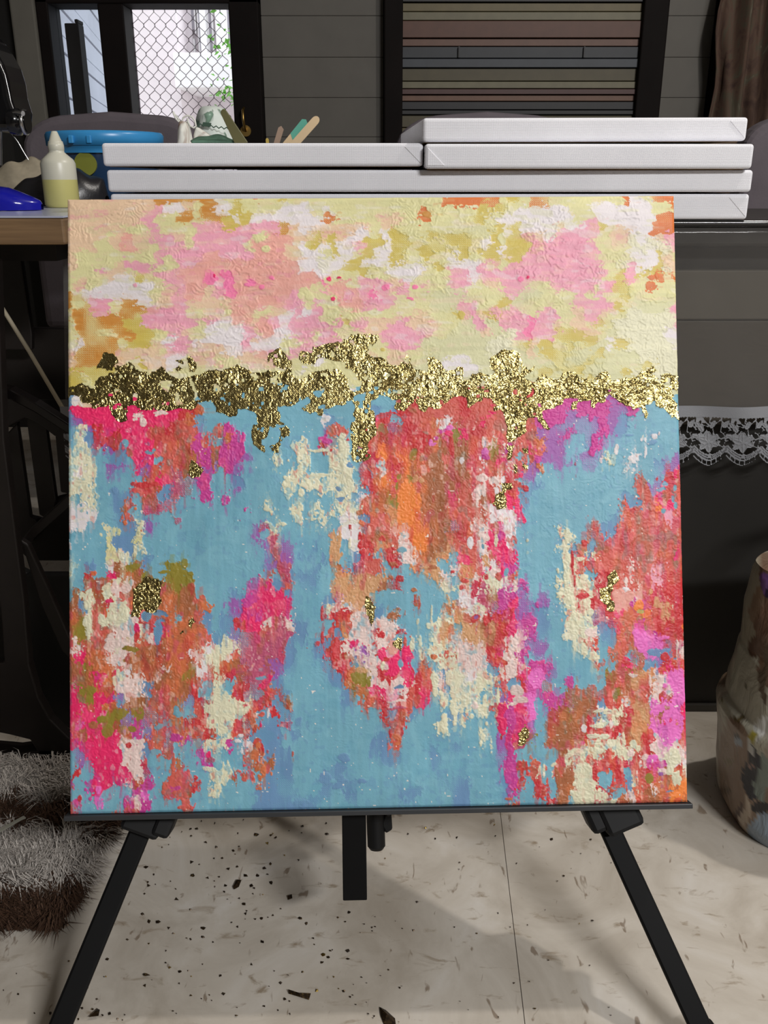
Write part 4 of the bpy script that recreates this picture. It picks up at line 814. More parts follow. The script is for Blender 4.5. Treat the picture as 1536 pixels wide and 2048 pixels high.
    at_ = m.new('ShaderNodeAttribute', attribute_name='pigment')
    m.link(at_.outputs['Color'], m.b.inputs['Base Color'])
    m.set(Roughness=0.46)
    m.b.inputs['Specular IOR Level'].default_value = 0.35
    vv = m.coord()
    m.bump(m.noise(vv, 900, 3), 0.25, 0.0006)
    o = grid_mesh('painted_canvas', V, np.concatenate([q, side]), m.m, True)
    colors(o, np.clip(pig, 0, 0.92))
    # --- gold leaf: crumpled foil pressed on the wet paint
    jx = cx + 3.0 * fbm(S, 150, 150, 80, 2) + 4.0 * fbm(S, 60, 60, 81, 2)
    jy = cy + 3.0 * fbm(S, 150, 150, 82, 2) + 4.0 * fbm(S, 60, 60, 83, 2)
    g = NT('gold_leaf')
    gv = g.coord()
    g.color(g.ramp(g.noise(gv, 240, 4), [(0.3, lin(150, 130, 76)), (0.7, lin(206, 190, 130))]))
    g.set(Metallic=1.0, Roughness=0.22)
    g.bump(g.noise(gv, 520, 4, 0.6), 0.4, 0.0008)
    holes = fbm(S, 130, 130, 84, 2)
    cr = fbm(S, 240, 240, 85, 2)
    cr2 = fbm(S, 80, 80, 86, 2)
    press = 0.32 + 0.75 * sstep(0.36, 0.72, u)
    lift = h + 0.00022 + (0.00050 * np.abs(cr) + 0.0007 * np.abs(cr2)) * press
    GP = np.stack([X, -lift, Z], -1).reshape(-1, 3)
    polys = [('gold_leaf_band', GTOP + GBOT[::-1])] + [('gold_leaf_flake', p) for p in GPATCH]
    for name, poly in polys:
        mask = inside(poly, jx, jy)
        if name == 'gold_leaf_band':
            mask &= ~((holes > 0.52) & (cx < 1000)) & ~(holes > 0.66)
            for hole in (strip(0, [(930, 340), (1040, 330), (1000, 430), (950, 400)]), strip(0, [(1225, 300), (1255, 310), (1295, 500), (1275, 510)]), strip(1, [(890, 430), (980, 410), (960, 470), (900, 480)]), strip(1, [(1280, 470), (1390, 430), (1390, 500), (1290, 520)]),
                         strip(3, [(1340, 420), (1400, 430), (1400, 540), (1360, 520)]), strip(2, [(1440, 490), (1500, 410), (1495, 480)])):
                mask &= ~inside(hole, jx, jy)
        f = mask[:-1, :-1] & mask[1:, :-1] & mask[1:, 1:] & mask[:-1, 1:]
        Q = q[f.ravel()]
        if not len(Q):
            continue
        used, inv = np.unique(Q.ravel(), return_inverse=True)
        grid_mesh(name, GP[used], inv.reshape(-1, 4), g.m, False)
    wood = plain('stretcher_wood', lin(190, 160, 120), 0.7)
    for a, b in (((-0.298, 0.003, 0.001), (0.298, 0.0178, 0.036)), ((-0.298, 0.003, PH - 0.036), (0.298, 0.0178, PH - 0.001)), ((-0.298, 0.003, 0.036), (-0.262, 0.0178, PH - 0.036)), ((0.262, 0.003, 0.036), (0.298, 0.0178, PH - 0.036))):
        MB().box(a, b).build('stretcher_bar', wood, root, recenter=False)
    return root
painting = make_painting()
# ---------------------------------------------------------------- easel (built in the painting's own leaning frame)
blk = plain('black_satin_metal', lin(9, 9, 10), 0.55, 0.0, var=0.1, spec=0.15)
blkp = plain('black_plastic', lin(18, 18, 19), 0.55, 0.0, var=0.1, spec=0.25)
gmet = plain('dark_grey_metal', lin(56, 58, 61), 0.45, 0.3, var=0.1)
easel = thing('easel', 'black folding tripod easel carrying the square painting', 'easel', PAINT_LOC)
easel.rotation_mode = 'YXZ'
easel.rotation_euler = PAINT_ROT
EM = wmat(easel)
EI = EM.inverted()
def loc(x, y, yl):                  # photograph point on the plane local y = yl
    o_, d = EI @ EYE, EI.to_3x3() @ ray(x, y)
    return o_ + d * ((yl - o_.y) / d.y)
a = loc(127, 1634, -0.004); b = loc(1386, 1606, -0.004)
tr = MB().box((a.x, -0.004, -0.0055), (b.x, 0.034, -0.0006)).box((a.x, 0.029, -0.0006), (b.x, 0.034, 0.02))
tr.build('tray', gmet, easel, bevel=0.0008, recenter=False)
mt = loc(708, 1640, 0.042); mb_ = loc(706, 1800, 0.042)
mw = abs(loc(735, 1700, 0.042).x - loc(687, 1700, 0.042).x) / 2
top = Vector((loc(717, 560, 0.042).x, 0.042, 0.55))
MB().box((mt.x - mw, 0.040, mb_.z), (mt.x + mw, 0.055, 0.56)).build('mast', blk, easel, bevel=0.001, recenter=False)
MB().box((mt.x - 0.022, 0.0195, PH * 0.9), (mt.x + 0.022, 0.039, PH * 0.9 + 0.03)).build('top_holder', blk, easel, recenter=False)
foot_z = lambda p: (EM @ p).z
def leg(pxt, pyt, pxb, pyb, yl, name):
    p, q = loc(pxt, pyt, yl), loc(pxb, pyb, yl - 0.060)
    d = (q - p).normalized()
    up = p - d * ((0.52 - p.z) / d.z) * -1
    up = p + d * ((0.53 - p.z) / d.z)
    # run on until the floor
    A_, B_ = (EM @ p).z, (EM @ q).z
    t = (0.012 - A_) / (B_ - A_)
    e = p + (q - p) * t
    x = d.cross(Vector((0, 1, 0))).normalized()
    M = Matrix((( x.x, 0, d.x, up.x), (x.y, 1, d.y, up.y), (x.z, 0, d.z, up.z), (0, 0, 0, 1)))
    L = (e - up).length
    w = 0.0108
    lo_ = MB().box((-w, -0.004, 0), (w, 0.004, L), M).build(name, blk, easel, bevel=0.0025, recenter=False)
    MB().box((-w - 0.003, -0.011, L - 0.03), (w + 0.003, 0.011, L + 0.010), M).build('rubber_foot', blkp, lo_, bevel=0.003, recenter=False)
    return M, p, d, x
M, p, d, x = leg(290, 1640, 122, 2048, 0.052, 'leg')
s0 = (loc(286, 1640, 0.052) - Vector(M.translation)).dot(d)
MB().box((-0.020, -0.016, s0 - 0.05), (0.020, 0.016, s0 + 0.010), M).box((0.012, -0.02, s0 - 0.05), (0.030, 0.012, s0 + 0.004), M).build('leg_clamp', blkp, easel, bevel=0.004, recenter=False)
M, p, d, x = leg(1216, 1650, 1398, 2048, 0.052, 'leg')
s0 = (loc(1206, 1640, 0.052) - Vector(M.translation)).dot(d)
MB().box((-0.019, -0.017, s0 - 0.05), (0.024, 0.017, s0 + 0.006), M).box((-0.006, -0.02, s0 - 0.05), (0.034, 0.012, s0 + 0.013), M).build('leg_clamp', blkp, easel, bevel=0.005, recenter=False)
# rear leg and its hanging tube
tb = loc(753, 1702, 0.10)
tw = abs(loc(771, 1690, 0.10).x - loc(735, 1690, 0.10).x) / 2
up = Vector((tb.x - 0.012, 0.075, 0.50))
tl = Vector((tb.x, 0.10, tb.z + tw * 0.6))
MB().tube([tl + (up - tl) * 0.0, tl + (up - tl) * 0.12], [tw, tw * 1.0], 20).lathe([(0.0005, -tw * 0.55), (tw * 0.7, -tw * 0.42), (tw, 0.0)], tl, 20).build('column_end', blkp, easel, recenter=False)
MB().tube([tl + (up - tl) * 0.1, up], tw * 0.72, 16).build('column_tube', blk, easel, recenter=False)
lv = [loc(772, 1622, 0.095), loc(783, 1626, 0.095), loc(785, 1660, 0.095), loc(772, 1668, 0.095), loc(762, 1650, 0.095)]
MB().prism(lv, (0, 0.014, 0)).build('lock_lever', blkp, easel, bevel=0.002, recenter=False)
MB().lathe([(0.0022, -0.003), (0.0022, 0.0)], loc(777, 1627, 0.094), 10, 'Y').build('lever_pin', gmet, easel, recenter=False)
rf = EI @ Vector((-0.02, 1.14, 0.012))
MB().tube([Vector((mt.x, 0.07, 0.54)), rf], 0.009, 12).build('leg', blk, easel, recenter=False)
MB().box((mt.x - 0.03, 0.038, 0.515), (mt.x + 0.03, 0.075, 0.565)).build('head_joint', blkp, easel, bevel=0.004, recenter=False)

# ---------------------------------------------------------------- low cabinet with plastic cover and lace hem
YF = 1.20
ztop = at(1495, 441, 1.195).z
cabm = plain('black_board', lin(30, 28, 25), 0.55, var=0.2, scale=5)
browm = plain('grey_brown_board', lin(88, 82, 74), 0.6, var=0.06, scale=9)
cab = thing('low_cabinet', 'black low cabinet standing behind the easel under plastic cover', 'cabinet', (0.2, 1.5, 0))
MB().box((-0.34, 1.25, 0.006), (0.86, 1.78, ztop - 0.034)).build('body', cabm, cab, bevel=0.003)
MB().box((-0.355, 1.215, ztop - 0.033), (0.90, 1.80, ztop - 0.004)).build('top_board', cabm, cab, bevel=0.004)
zA, zB, zC = at(1450, 540, 1.235).z, at(1450, 640, 1.235).z, at(1450, 822, 1.235).z
MB().box((-0.34, 1.232, zB + 0.001), (0.86, 1.25, zA)).build('drawer_front', plain('grey_drawer', lin(112, 107, 98), 0.6, var=0.05), cab, bevel=0.002)
MB().box((-0.34, 1.236, zC - 0.02), (0.86, 1.25, zB - 0.001)).build('door_front', browm, cab, bevel=0.002)
MB().box((-0.34, 1.243, 0.0), (0.86, 1.256, 0.012)).build('base_rail', plain('grey_rail', lin(70, 68, 64), 0.5), cab)
pl = NT('clear_plastic')
tp = pl.new('ShaderNodeBsdfTransparent'); tp.inputs[0].default_value = (0.84, 0.83, 0.81, 1)
pv = pl.coord((3, 3, 6))
pl.b.inputs['Base Color'].default_value = (0.20, 0.19, 0.18, 1)
pl.set(Roughness=0.12)
pl.bump(pl.noise(pv, 6, 4, 0.5, 1.0), 0.25, 0.006)
pm = pl.new('ShaderNodeMixShader'); pm.inputs[0].default_value = 0.30
pl.link(tp.outputs[0], pm.inputs[1]); pl.link(pl.b.outputs[0], pm.inputs[2]); pl.link(pm.outputs[0], pl.n['Material Output'].inputs[0])
cover = thing('table_cover', 'clear plastic table cover with white lace hem over black cabinet', 'table cover', (0.2, 1.3, ztop))
zh = at(1450, 834, YF).z
xa, xb = -0.36, 0.905
prof = [(1.80, ztop - 0.0035), (1.5, ztop - 0.0035), (1.26, ztop - 0.0035), (1.222, ztop - 0.0038), (1.209, ztop - 0.007), (1.2035, ztop - 0.014), (1.2025, ztop - 0.03), (1.202, ztop - 0.1), (1.2015, ztop - 0.2), (YF, zh)]
def cv(u_, v_):
    t = v_ * (len(prof) - 1); i = min(int(t), len(prof) - 2); f = t - i
    y = prof[i][0] * (1 - f) + prof[i + 1][0] * f; z = prof[i][1] * (1 - f) + prof[i + 1][1] * f
    x_ = xa + u_ * (xb - xa)
    dr = max(0, (ztop - 0.03 - z)) / 0.3
    y += dr * (0.006 * math.sin(x_ * 21 + 1) + 0.003 * math.sin(x_ * 57 + z * 30))
    return (x_, y, z)
MB().surf(cv, 120, 64).build('plastic_sheet', pl.m, cover)
MB().tube([(xa, 1.206, ztop - 0.004), (xb, 1.206, ztop - 0.004)], 0.0045, 10).build('rolled_edge', plain('glossy_black_edge', lin(40, 40, 40), 0.08, var=0.1), cover)
# left end of the cover, folded round the corner
def lc(u_, v_):
    y_ = 492 + 368 * v_
    e_ = at(125.5 + 6.5 * v_, y_, YF + 0.004)
    x_ = e_.x + (xa + 0.01 - e_.x) * u_
    return (x_, YF + 0.004 + 0.006 * math.sin(u_ * 9), e_.z + (0.0 if v_ > 0.02 else (ztop - 0.006 - e_.z) * u_))
MB().surf(lc, 10, 40).build('plastic_flap', pl.m, cover)
# lace: hem band, flowers with leaves, bridges between them, scalloped edge with loops
lac = NT('lace_thread')
lac.color(lin(138, 140, 145)); lac.set(Roughness=0.7)
lac.bump(lac.noise(lac.coord(), 1400, 2), 0.6, 0.001)
PERIOD = 0.0455
HL = 0.088
cell = 0.00095
xl_ = at(133, 900, YF).x
NXL, NZL = int((xb - xl_) / cell), int(HL / cell)
gx_ = (np.arange(NXL + 1) * cell)[None, :]
gz_ = (np.arange(NZL + 1) * cell)[:, None]          # downwards
ph = (gx_ / PERIOD) % 1.0
tri = np.abs(ph - 0.5) * 2                           # 1 at the cusps between scallops
edge_ = HL - 0.004 - 0.014 * tri ** 1.6
keep = gz_ < 0.016 + 0.0008 * np.sin(gx_ * 2 * math.pi / 0.0045)
for lo_, hi_ in ((0.0075, 0.0095), (0.011, 0.0128), (0.0142, 0.016)):
    keep = keep | ((gz_ < edge_ - 0.000) & (gz_ > edge_ - hi_) & (gz_ < edge_ - lo_ + 0.0009))
keep = keep | ((gz_ < edge_) & (gz_ > edge_ - 0.0018)) | ((gz_ < edge_ - 0.0062) & (gz_ > edge_ - 0.0078))
lp = (gx_ / (PERIOD / 7)) % 1.0
keep = keep | ((gz_ < edge_) & (gz_ > edge_ - 0.008) & (np.abs(lp - 0.5) > 0.38))
inner = (gz_ > 0.015) & (gz_ < edge_ - 0.015)
relief = np.zeros((NZL + 1, NXL + 1))
def petal(cx_, cz_, a_, L_, W_):
    global keep, relief
    for k_ in (-1, 0, 1):
        ddx = (ph * PERIOD - cx_ - k_ * PERIOD); ddz = gz_ - cz_
        s_ = ddx * math.cos(a_) + ddz * math.sin(a_); t_ = -ddx * math.sin(a_) + ddz * math.cos(a_)
        r_ = ((s_ - L_ / 2) / (L_ / 2)) ** 2 + (t_ / (W_ / 2 * np.clip(1.0 - 0.45 * (s_ / L_ - 0.5), 0.3, 1.4))) ** 2
        ins = (r_ < 1) & (gz_ < edge_ - 0.013)
        rim = ins & (r_ > 0.62)
        vein = ins & (np.abs(t_) < 0.0007)
        keep = keep | ins
        relief = np.where(ins, 0.0001, relief) + np.where(rim | vein, 0.0006, 0)
fx0, fz0 = PERIOD * 0.42, 0.050
for k_ in range(6):
    petal(fx0, fz0, k_ * math.pi / 3 + 0.35, 0.0155, 0.0105)
for cx_, cz_, a_, L_, W_ in ((0.036, 0.030, -1.1, 0.013, 0.008), (0.040, 0.040, 0.2, 0.012, 0.007), (0.004, 0.026, 1.0, 0.012, 0.008), (0.024, 0.020, 1.9, 0.012, 0.008), (0.012, 0.064, 2.2, 0.010, 0.007), (0.034, 0.062, 0.7, 0.012, 0.007), (0.044, 0.022, 0.9, 0.010, 0.007)):
    petal(cx_, cz_, a_, L_, W_)
rs = np.random.RandomState(5)
pts_ = rs.rand(26, 2) * [PERIOD, 0.062] + [0, 0.014]
ds = []
for qx, qz in pts_:
    dd = np.minimum(np.minimum(np.abs(ph * PERIOD - qx), np.abs(ph * PERIOD - qx - PERIOD)), np.abs(ph * PERIOD - qx + PERIOD))
    ds.append(np.sqrt(dd ** 2 + (gz_ - qz) ** 2))
ds = np.sort(np.stack(ds), 0)
keep = keep | (inner & (ds[1] - ds[0] < 0.0013))
relief = relief + np.where(gz_ < 0.016, 0.0003, 0)
keep = keep & (gz_ < edge_)
fk = keep[:-1, :-1] & keep[1:, 1:]
ii = np.arange((NXL + 1) * (NZL + 1)).reshape(NZL + 1, NXL + 1)
Q = np.stack([ii[:-1, :-1], ii[1:, :-1], ii[1:, 1:], ii[:-1, 1:]], -1)[fk]
VX = xl_ + gx_ + 0 * gz_
VY = YF - 0.0012 + 0.006 * np.sin(VX * 21 + 1) + 0.003 * np.sin(VX * 57 + (zh - gz_) * 30) - relief
VZ = zh + 0.016 - gz_ + 0 * gx_
V_ = np.stack([VX, VY, VZ], -1).reshape(-1, 3)
used, inv = np.unique(Q.ravel(), return_inverse=True)
ml = MB(); ml.v = [tuple(q_) for q_ in V_[used]]; ml.f = [tuple(q_) for q_ in inv.reshape(-1, 4)]; ml.sm = [False] * len(ml.f)
ml.build('lace_trim', lac.m, cover)

# ---------------------------------------------------------------- blank stretched canvases
cvm = NT('primed_canvas')
v = cvm.coord((1, 1, 1))
wv = cvm.new('ShaderNodeTexWave', wave_type='BANDS', bands_direction='Z'); wv.inputs['Scale'].default_value = 240; wv.inputs['Distortion'].default_value = 1.5
wx_ = cvm.new('ShaderNodeTexWave', wave_type='BANDS', bands_direction='X'); wx_.inputs['Scale'].default_value = 240; wx_.inputs['Distortion'].default_value = 1.5
cvm.link(v, wv.inputs['Vector']); cvm.link(v, wx_.inputs['Vector'])
ad = cvm.new('ShaderNodeMath', operation='ADD'); cvm.link(wv.outputs['Fac'], ad.inputs[0]); cvm.link(wx_.outputs['Fac'], ad.inputs[1])
cvm.color(cvm.ramp(cvm.noise(v, 9, 4), [(0.3, lin(232, 232, 238)), (0.7, lin(242, 242, 248))]))
cvm.set(Roughness=0.8)
cvm.bump(ad.outputs[0], 0.35, 0.0006)
barw = plain('pine_bar', lin(196, 160, 112), 0.7)
def canvas(x0, x1, ytop, ybot, depth, label, rz=0.0, ry=0.0, Y=1.195, px_l=None, folds=(0, 1), group='blank canvases'):
    """front lower edge from px x0 to x1; ytop, ybot = photograph rows of the front face"""
    A_, B_ = at(x0, (ytop + ybot) / 2, Y), at(x1, (ytop + ybot) / 2, Y)
    zb0, zt0 = at((x0 + x1) / 2, ybot, Y).z, at((x0 + x1) / 2, ytop, Y).z
    W_ = B_.x - A_.x
    H_ = zt0 - zb0
    t = thing('blank_canvas', label, 'canvas', (A_.x, Y, zb0), (0, ry, rz), group)
    sh = MB()
    # side walls and painted face as a shallow upside-down tray
    th = 0.004
    sh.box((0, 0, 0), (W_, th, H_)).box((0, depth - th, 0), (W_, depth, H_)).box((0, 0, 0), (th, depth, H_)).box((W_ - th, 0, 0), (W_, depth, H_))
    o = MB().box((0, 0, 0.0006), (W_, depth, H_)).build('canvas_cloth', cvm.m, t, bevel=0.0038, seg=3, recenter=False)
    for a_, b_ in (((0.004, 0.016, -0.0), (W_ - 0.004, 0.044, 0.003)), ((0.004, depth - 0.034, 0), (W_ - 0.004, depth - 0.004, 0.003)), ((0.004, 0.034, 0), (0.034, depth - 0.034, 0.003)), ((W_ - 0.034, 0.034, 0), (W_ - 0.004, depth - 0.034, 0.003))):
        MB().box(a_, b_).build('stretcher_bar', barw, t, recenter=False)
    for s_ in folds:
        if s_ == 0:
            p_ = [(0.003, -0.0007, H_ - 0.004), (0.003, -0.0007, 0.004), (H_ * 0.85, -0.0007, 0.004)]
        else:
            p_ = [(W_ - 0.003, -0.0007, 0.004), (W_ - 0.003, -0.0007, H_ - 0.004), (W_ - H_ * 0.85, -0.0007, H_ - 0.004)]
        MB().prism(p_, (0, 0.0012, 0)).build('corner_fold', cvm.m, t, bevel=0.0005, recenter=False)
    return t
canvas(222, 1497, 388, 440, 0.40, 'wide white canvas at the bottom of the stack on cabinet', Y=1.2, folds=(1,))
canvas(214, 1505, 340, 385, 0.40, 'second wide white canvas lying on the bottom canvas of stack', Y=1.196, folds=())
canvas(204, 846, 286, 333.5, 0.40, 'small white canvas on left half of stack under green cloth', Y=1.192, folds=(1,))
canvas(850, 1510, 287.5, 338.5, 0.40, 'small white canvas directly under the topmost canvas at right', Y=1.178, folds=(0,), rz=0.012)
canvas(846, 1508, 236, 285, 0.40, 'topmost white canvas of the right pile with tilted right end', Y=1.184, rz=0.05, ry=-0.005, folds=(1,))

# ---------------------------------------------------------------- things lying on and behind the left canvas
zL = at(500, 286, 1.192).z
pou = NT('printed_cotton')
v = pou.coord((1, 1, 1))
pou.color(pou.ramp(pou.noise(v, 34, 3, 0.5, 0.8), [(0.0, lin(196, 206, 200)), (0.52, lin(206, 214, 208)), (0.58, lin(96, 120, 104)), (0.66, lin(120, 150, 132)), (0.7, lin(206, 214, 208))]))
pou.set(Roughness=0.85)
pou2 = NT('printed_cotton_brown')
v = pou2.coord((1, 1, 1))
pou2.color(pou2.ramp(pou2.noise(v, 30, 3, 0.5, 0.8), [(0.0, lin(214, 214, 206)), (0.5, lin(220, 220, 212)), (0.58, lin(140, 110, 96)), (0.66, lin(180, 160, 140)), (0.72, lin(220, 220, 212))]))
pou2.set(Roughness=0.85)
YC = 1.42
def lump(name, outline, Y, dep, mat, parent=None, base=None, n=28):
    """cloth lump: front outline read as rows (y, x0, x1), given depth and soft folds"""
    rows = []
    for y, x0, x1 in outline:
        p_, q_ = at(x0, y, Y), at(x1, y, Y)
        rows.append((p_.z, p_.x, q_.x))
    if base is not None:
        rows.append((base, rows[-1][1], rows[-1][2]))
    def fn(u_, v_):
        t = v_ * (len(rows) - 1); i = min(int(t), len(rows) - 2); f = t - i
        z, a_, b_ = (rows[i][k] * (1 - f) + rows[i + 1][k] * f for k in range(3))
        an = u_ * 2 * math.pi
        c_, s_ = math.cos(an), math.sin(an)
        k_ = (1 + 0.06 * math.sin(5 * an + 9 * v_) * v_)
        return ((a_ + b_) / 2 + (b_ - a_) / 2 * c_ * k_, Y + dep * s_ * k_ * (0.3 + 0.7 * min(1, v_ * 2.5)), z)
    m_ = MB().surf(fn, n, 26, wrap=True)
    top_ = [fn(i / n, 0) for i in range(n)]
    m_.add(top_, [tuple(range(n))])
    return m_.build(name, mat, parent)
t = lump('cloth_hat', [(213, 408, 436), (215, 403, 443), (222, 399, 450), (235, 395, 455), (255, 392, 462), (275, 388, 467), (292, 384, 470)], YC + 0.06, 0.045, pou.m, base=zL + 0.0005)
tag(t, 'pale green and white printed cloth cone standing on left canvas', 'cloth')
# stitched zigzag and dark print on it
dkg = plain('dark_green_thread', lin(60, 84, 70), 0.8)
zg = [at(396 + k * 5.2, 247 + (0 if k % 2 else 4) + k * 0.7, YC + 0.010) for k in range(13)]
MB().tube(zg, 0.0009, 5).build('stitching', dkg, t)
MB().prism([at(x_, y_, YC + 0.008) for x_, y_ in ((406, 244), (422, 246), (420, 254), (404, 252))], (0, 0.004, 0)).build('cloth_patch', dkg, t)
t = thing('drawstring_pouch', 'small white cotton pouch with brown print and looped strings', 'pouch', (at(375, 285, YC - 0.05).x, YC - 0.05, zL))
lump('pouch_body', [(243, 360, 374), (248, 358, 378), (262, 357, 381), (280, 356, 384), (290, 355, 386)], YC - 0.05, 0.02, pou2.m, t, zL + 0.0005)
strm = plain('white_string', lin(214, 214, 206), 0.8)
S_ = lambda pts, dy=0.0: [at(x_, y_, YC - 0.055 + dy) for x_, y_ in pts]
MB().tube(S_([(358, 244), (352, 238), (348, 230), (346, 224)]), 0.0012, 6).tube(S_([(360, 243), (354, 234), (349, 228), (347, 223)], 0.004), 0.0012, 6).build('string', strm, t)
MB().tube(S_([(364, 243), (366, 236), (374, 231), (384, 234), (390, 242), (392, 252), (388, 256), (381, 252), (376, 244), (375, 236)]), 0.0013, 6).build('string', strm, t)
t = MB().prism([at(x_, y_, YC - 0.03) for x_, y_ in ((391, 252), (421, 272), (416, 284), (386, 287), (386, 270))], (0, 0.02, 0)).build('folded_cloth', pou2.m, bevel=0.003)
tag(t, 'folded white printed cloth triangle between pouch and cloth cone', 'cloth')
for v_ in t.data.vertices:
    pass
grn = plain('green_checked_cloth', lin(78, 110, 92), 0.85, var=0.35, scale=60)
def gfn(u_, v_):
    x_ = 384 + u_ * 104
    yt = 287 - 14 * math.sin(math.pi * min(1, u_ * 1.12)) * (1 - 0.35 * u_) - 2 * math.sin(u_ * 15)
    y_ = yt + (288 - yt) * v_
    p_ = at(x_, y_, YC - 0.075 - 0.02 * v_)
    return (p_.x, p_.y, max(p_.z, zL + 0.001))
gc = MB().surf(gfn, 40, 8).build('green_cloth', grn)
so = gc.modifiers.new('thick', 'SOLIDIFY'); so.thickness = 0.004
tag(gc, 'dark green checked cloth lying in front of the cloth cone', 'cloth')

# sticks standing in a jar behind the canvases
YJ = 1.66
ZT = ztop - 0.003
jar = thing('brush_jar', 'dark jar behind the white canvases holding wooden craft sticks', 'jar', (at(570, 285, YJ).x, YJ, ZT))
JX = at(562, 285, YJ).x
jm = plain('dark_jar', lin(50, 46, 44), 0.3)
MB().lathe([(0.040, 0.0), (0.045, 0.004), (0.045, 0.084), (0.042, 0.092), (0.039, 0.092), (0.041, 0.084), (0.041, 0.006), (0.001, 0.005)], (JX, YJ, ZT + 0.0005), 28).build('jar_body', jm, jar)
MB().lathe([(0.0462, 0.070), (0.0462, 0.080), (0.0452, 0.081), (0.0452, 0.069)], (JX, YJ, ZT), 28).build('jar_band', jm, jar)
wst = plain('birch_stick', lin(216, 190, 152), 0.7, var=0.08)
wst2 = plain('weathered_stick', lin(160, 136, 118), 0.75)
def stick(tip, base_px, wpx, mat, label, Y, round_=True, th=0.002, name='craft_stick'):
    p_, q_ = at(*tip, Y), at(*base_px, Y)
    d_ = (q_ - p_).normalized()
    # run down to the bottom of the jar
    L_ = (p_.z - (ZT + 0.014)) / -d_.z if False else min((p_.z - (ZT + 0.014)) / max(1e-6, -d_.z), 0.21)
    w_ = wpx * 1.56 / F_PX / 2
    s_ = d_.cross(Vector((0, 1, 0))).normalized()
    prof_ = []
    if round_:
        for k_ in range(9):
            a_ = math.pi * k_ / 8
            prof_.append(p_ + d_ * (w_ * 1.3 - math.sin(a_) * w_ * 1.3) + s_ * math.cos(a_) * w_)
    else:
        prof_ = [p_ + s_ * w_, p_ - s_ * w_ * 0.2 - d_ * 0.004, p_ - s_ * w_]
    prof_ += [p_ + d_ * L_ - s_ * w_, p_ + d_ * L_ + s_ * w_]
    o = MB().prism(prof_, (0, th, 0)).build(name, mat)
    tag(o, label, 'stick', 'sticks in the jar')
    return o, p_, d_, s_, w_
stick((637, 234), (590, 287), 15, wst, 'long pale wooden stick with rounded tip leaning right', YJ - 0.012)
o, p_, d_, s_, w_ = stick((610, 244), (575, 287), 15, wst, 'wooden stick with turquoise painted end beside pale stick', YJ - 0.005, False)
teal = plain('turquoise_paint', lin(92, 170, 150), 0.5)
ln = 0.030
MB().prism([p_ + s_ * w_ * 1.02, p_ - s_ * w_ * 0.2 - d_ * 0.0042, p_ - s_ * w_ * 1.02, p_ + d_ * ln - s_ * w_ * 1.02, p_ + d_ * ln * 1.25 + s_ * w_ * 1.02], (0, 0.0026, 0)).build('painted_end', teal, o, recenter=False).location.y -= 0.0003
stick((562, 257), (553, 287), 11, wst2, 'short brown square ended stick standing upright', YJ + 0.004, False)
stick((534, 276), (535, 287), 6, plain('yellow_stick', lin(196, 170, 84), 0.6), 'tiny yellow stick tip just above left canvas', YJ + 0.012)
ol = plain('olive_plastic', lin(92, 88, 52), 0.5)
p_, q_ = at(444, 219, YC - 0.10), at(482, 286, YC - 0.10)
d_ = (q_ - p_).normalized(); s_ = d_.cross(Vector((0, 1, 0))).normalized()
pr = []
for k_ in range(9):
    a_ = math.pi * k_ / 8
    pr.append(p_ + d_ * (0.005 - 0.005 * math.sin(a_)) + s_ * 0.0045 * math.cos(a_))
L_ = (p_.z - zL - 0.001) / -d_.z
pr += [p_ + d_ * L_ - s_ * 0.0085, p_ + d_ * L_ + s_ * 0.0085]
o = MB().prism(pr, (0, 0.003, 0)).build('olive_spatula', ol, bevel=0.0008)
tag(o, 'olive green flat spatula leaning against the cloth cone', 'spatula')

# ---------------------------------------------------------------- sewing table at the left
YT = 1.085
zt_ = at(60, 432, YT).z
xr_ = at(129, 460, YT).x
irn = plain('brown_black_iron', lin(26, 20, 18), 0.5, 0.2, var=0.2, scale=20, bump=0.1)
edgew = NT('worn_wood_edge')
v = edgew.coord((3, 3, 60))
edgew.color(edgew.ramp(edgew.noise(v, 1.6, 5, 0.6, 0.4), [(0.3, lin(96, 72, 48)), (0.6, lin(134, 106, 74)), (0.8, lin(156, 128, 94))]))
edgew.set(Roughness=0.65)
lamm = plain('blue_grey_laminate', lin(176, 180, 200), 0.25, var=0.05, spec=0.5)
st = thing('sewing_table', 'old sewing table with wooden edge and iron treadle base', 'table', (-0.75, 1.35, 0))
MB().box((-1.25, YT, zt_ - 0.002), (xr_, YT + 0.46, zt_)).build('laminate_top', lamm, st)
zbw = at(60, 490, YT).z
MB().box((-1.25, YT, zbw), (xr_, YT + 0.46, zt_ - 0.002)).build('tabletop', edgew.m, st, bevel=0.003)
MB().box((-1.2, YT + 0.05, at(60, 522, YT + 0.05).z), (xr_ - 0.03, YT + 0.40, zbw)).build('apron', irn, st)
YI = 1.09
def plate(name, pts, Y=YI, th=0.018, mat=None, bev=0.002):
    return MB().prism([at(x_, y_, Y) for x_, y_ in pts], (0, th, 0)).build(name, mat or irn, st, bevel=bev)
plate('leg', [(-30, 520), (-6, 520), (8, 880), (30, 1060), (48, 1200), (58, 1330), (76, 1395), (100, 1440), (140, 1480), (140, 1530), (86, 1522), (60, 1480), (20, 1470), (-30, 1460), (-30, 1330), (8, 1325), (4, 1250), (-12, 1100), (-20, 900)])
plate('foot', [(-60, 1500), (30, 1508), (88, 1500), (140, 1500), (160, 1560), (60, 1548), (-60, 1540)], th=0.03)
plate('cross_brace', [(140, 985), (140, 1012), (64, 1080), (52, 1105), (38, 1085), (60, 1058)], YI + 0.05, 0.012)
plate('cross_brace', [(40, 1080), (56, 1090), (100, 1185), (150, 1300), (150, 1330), (122, 1300), (80, 1205)], YI + 0.02, 0.012)
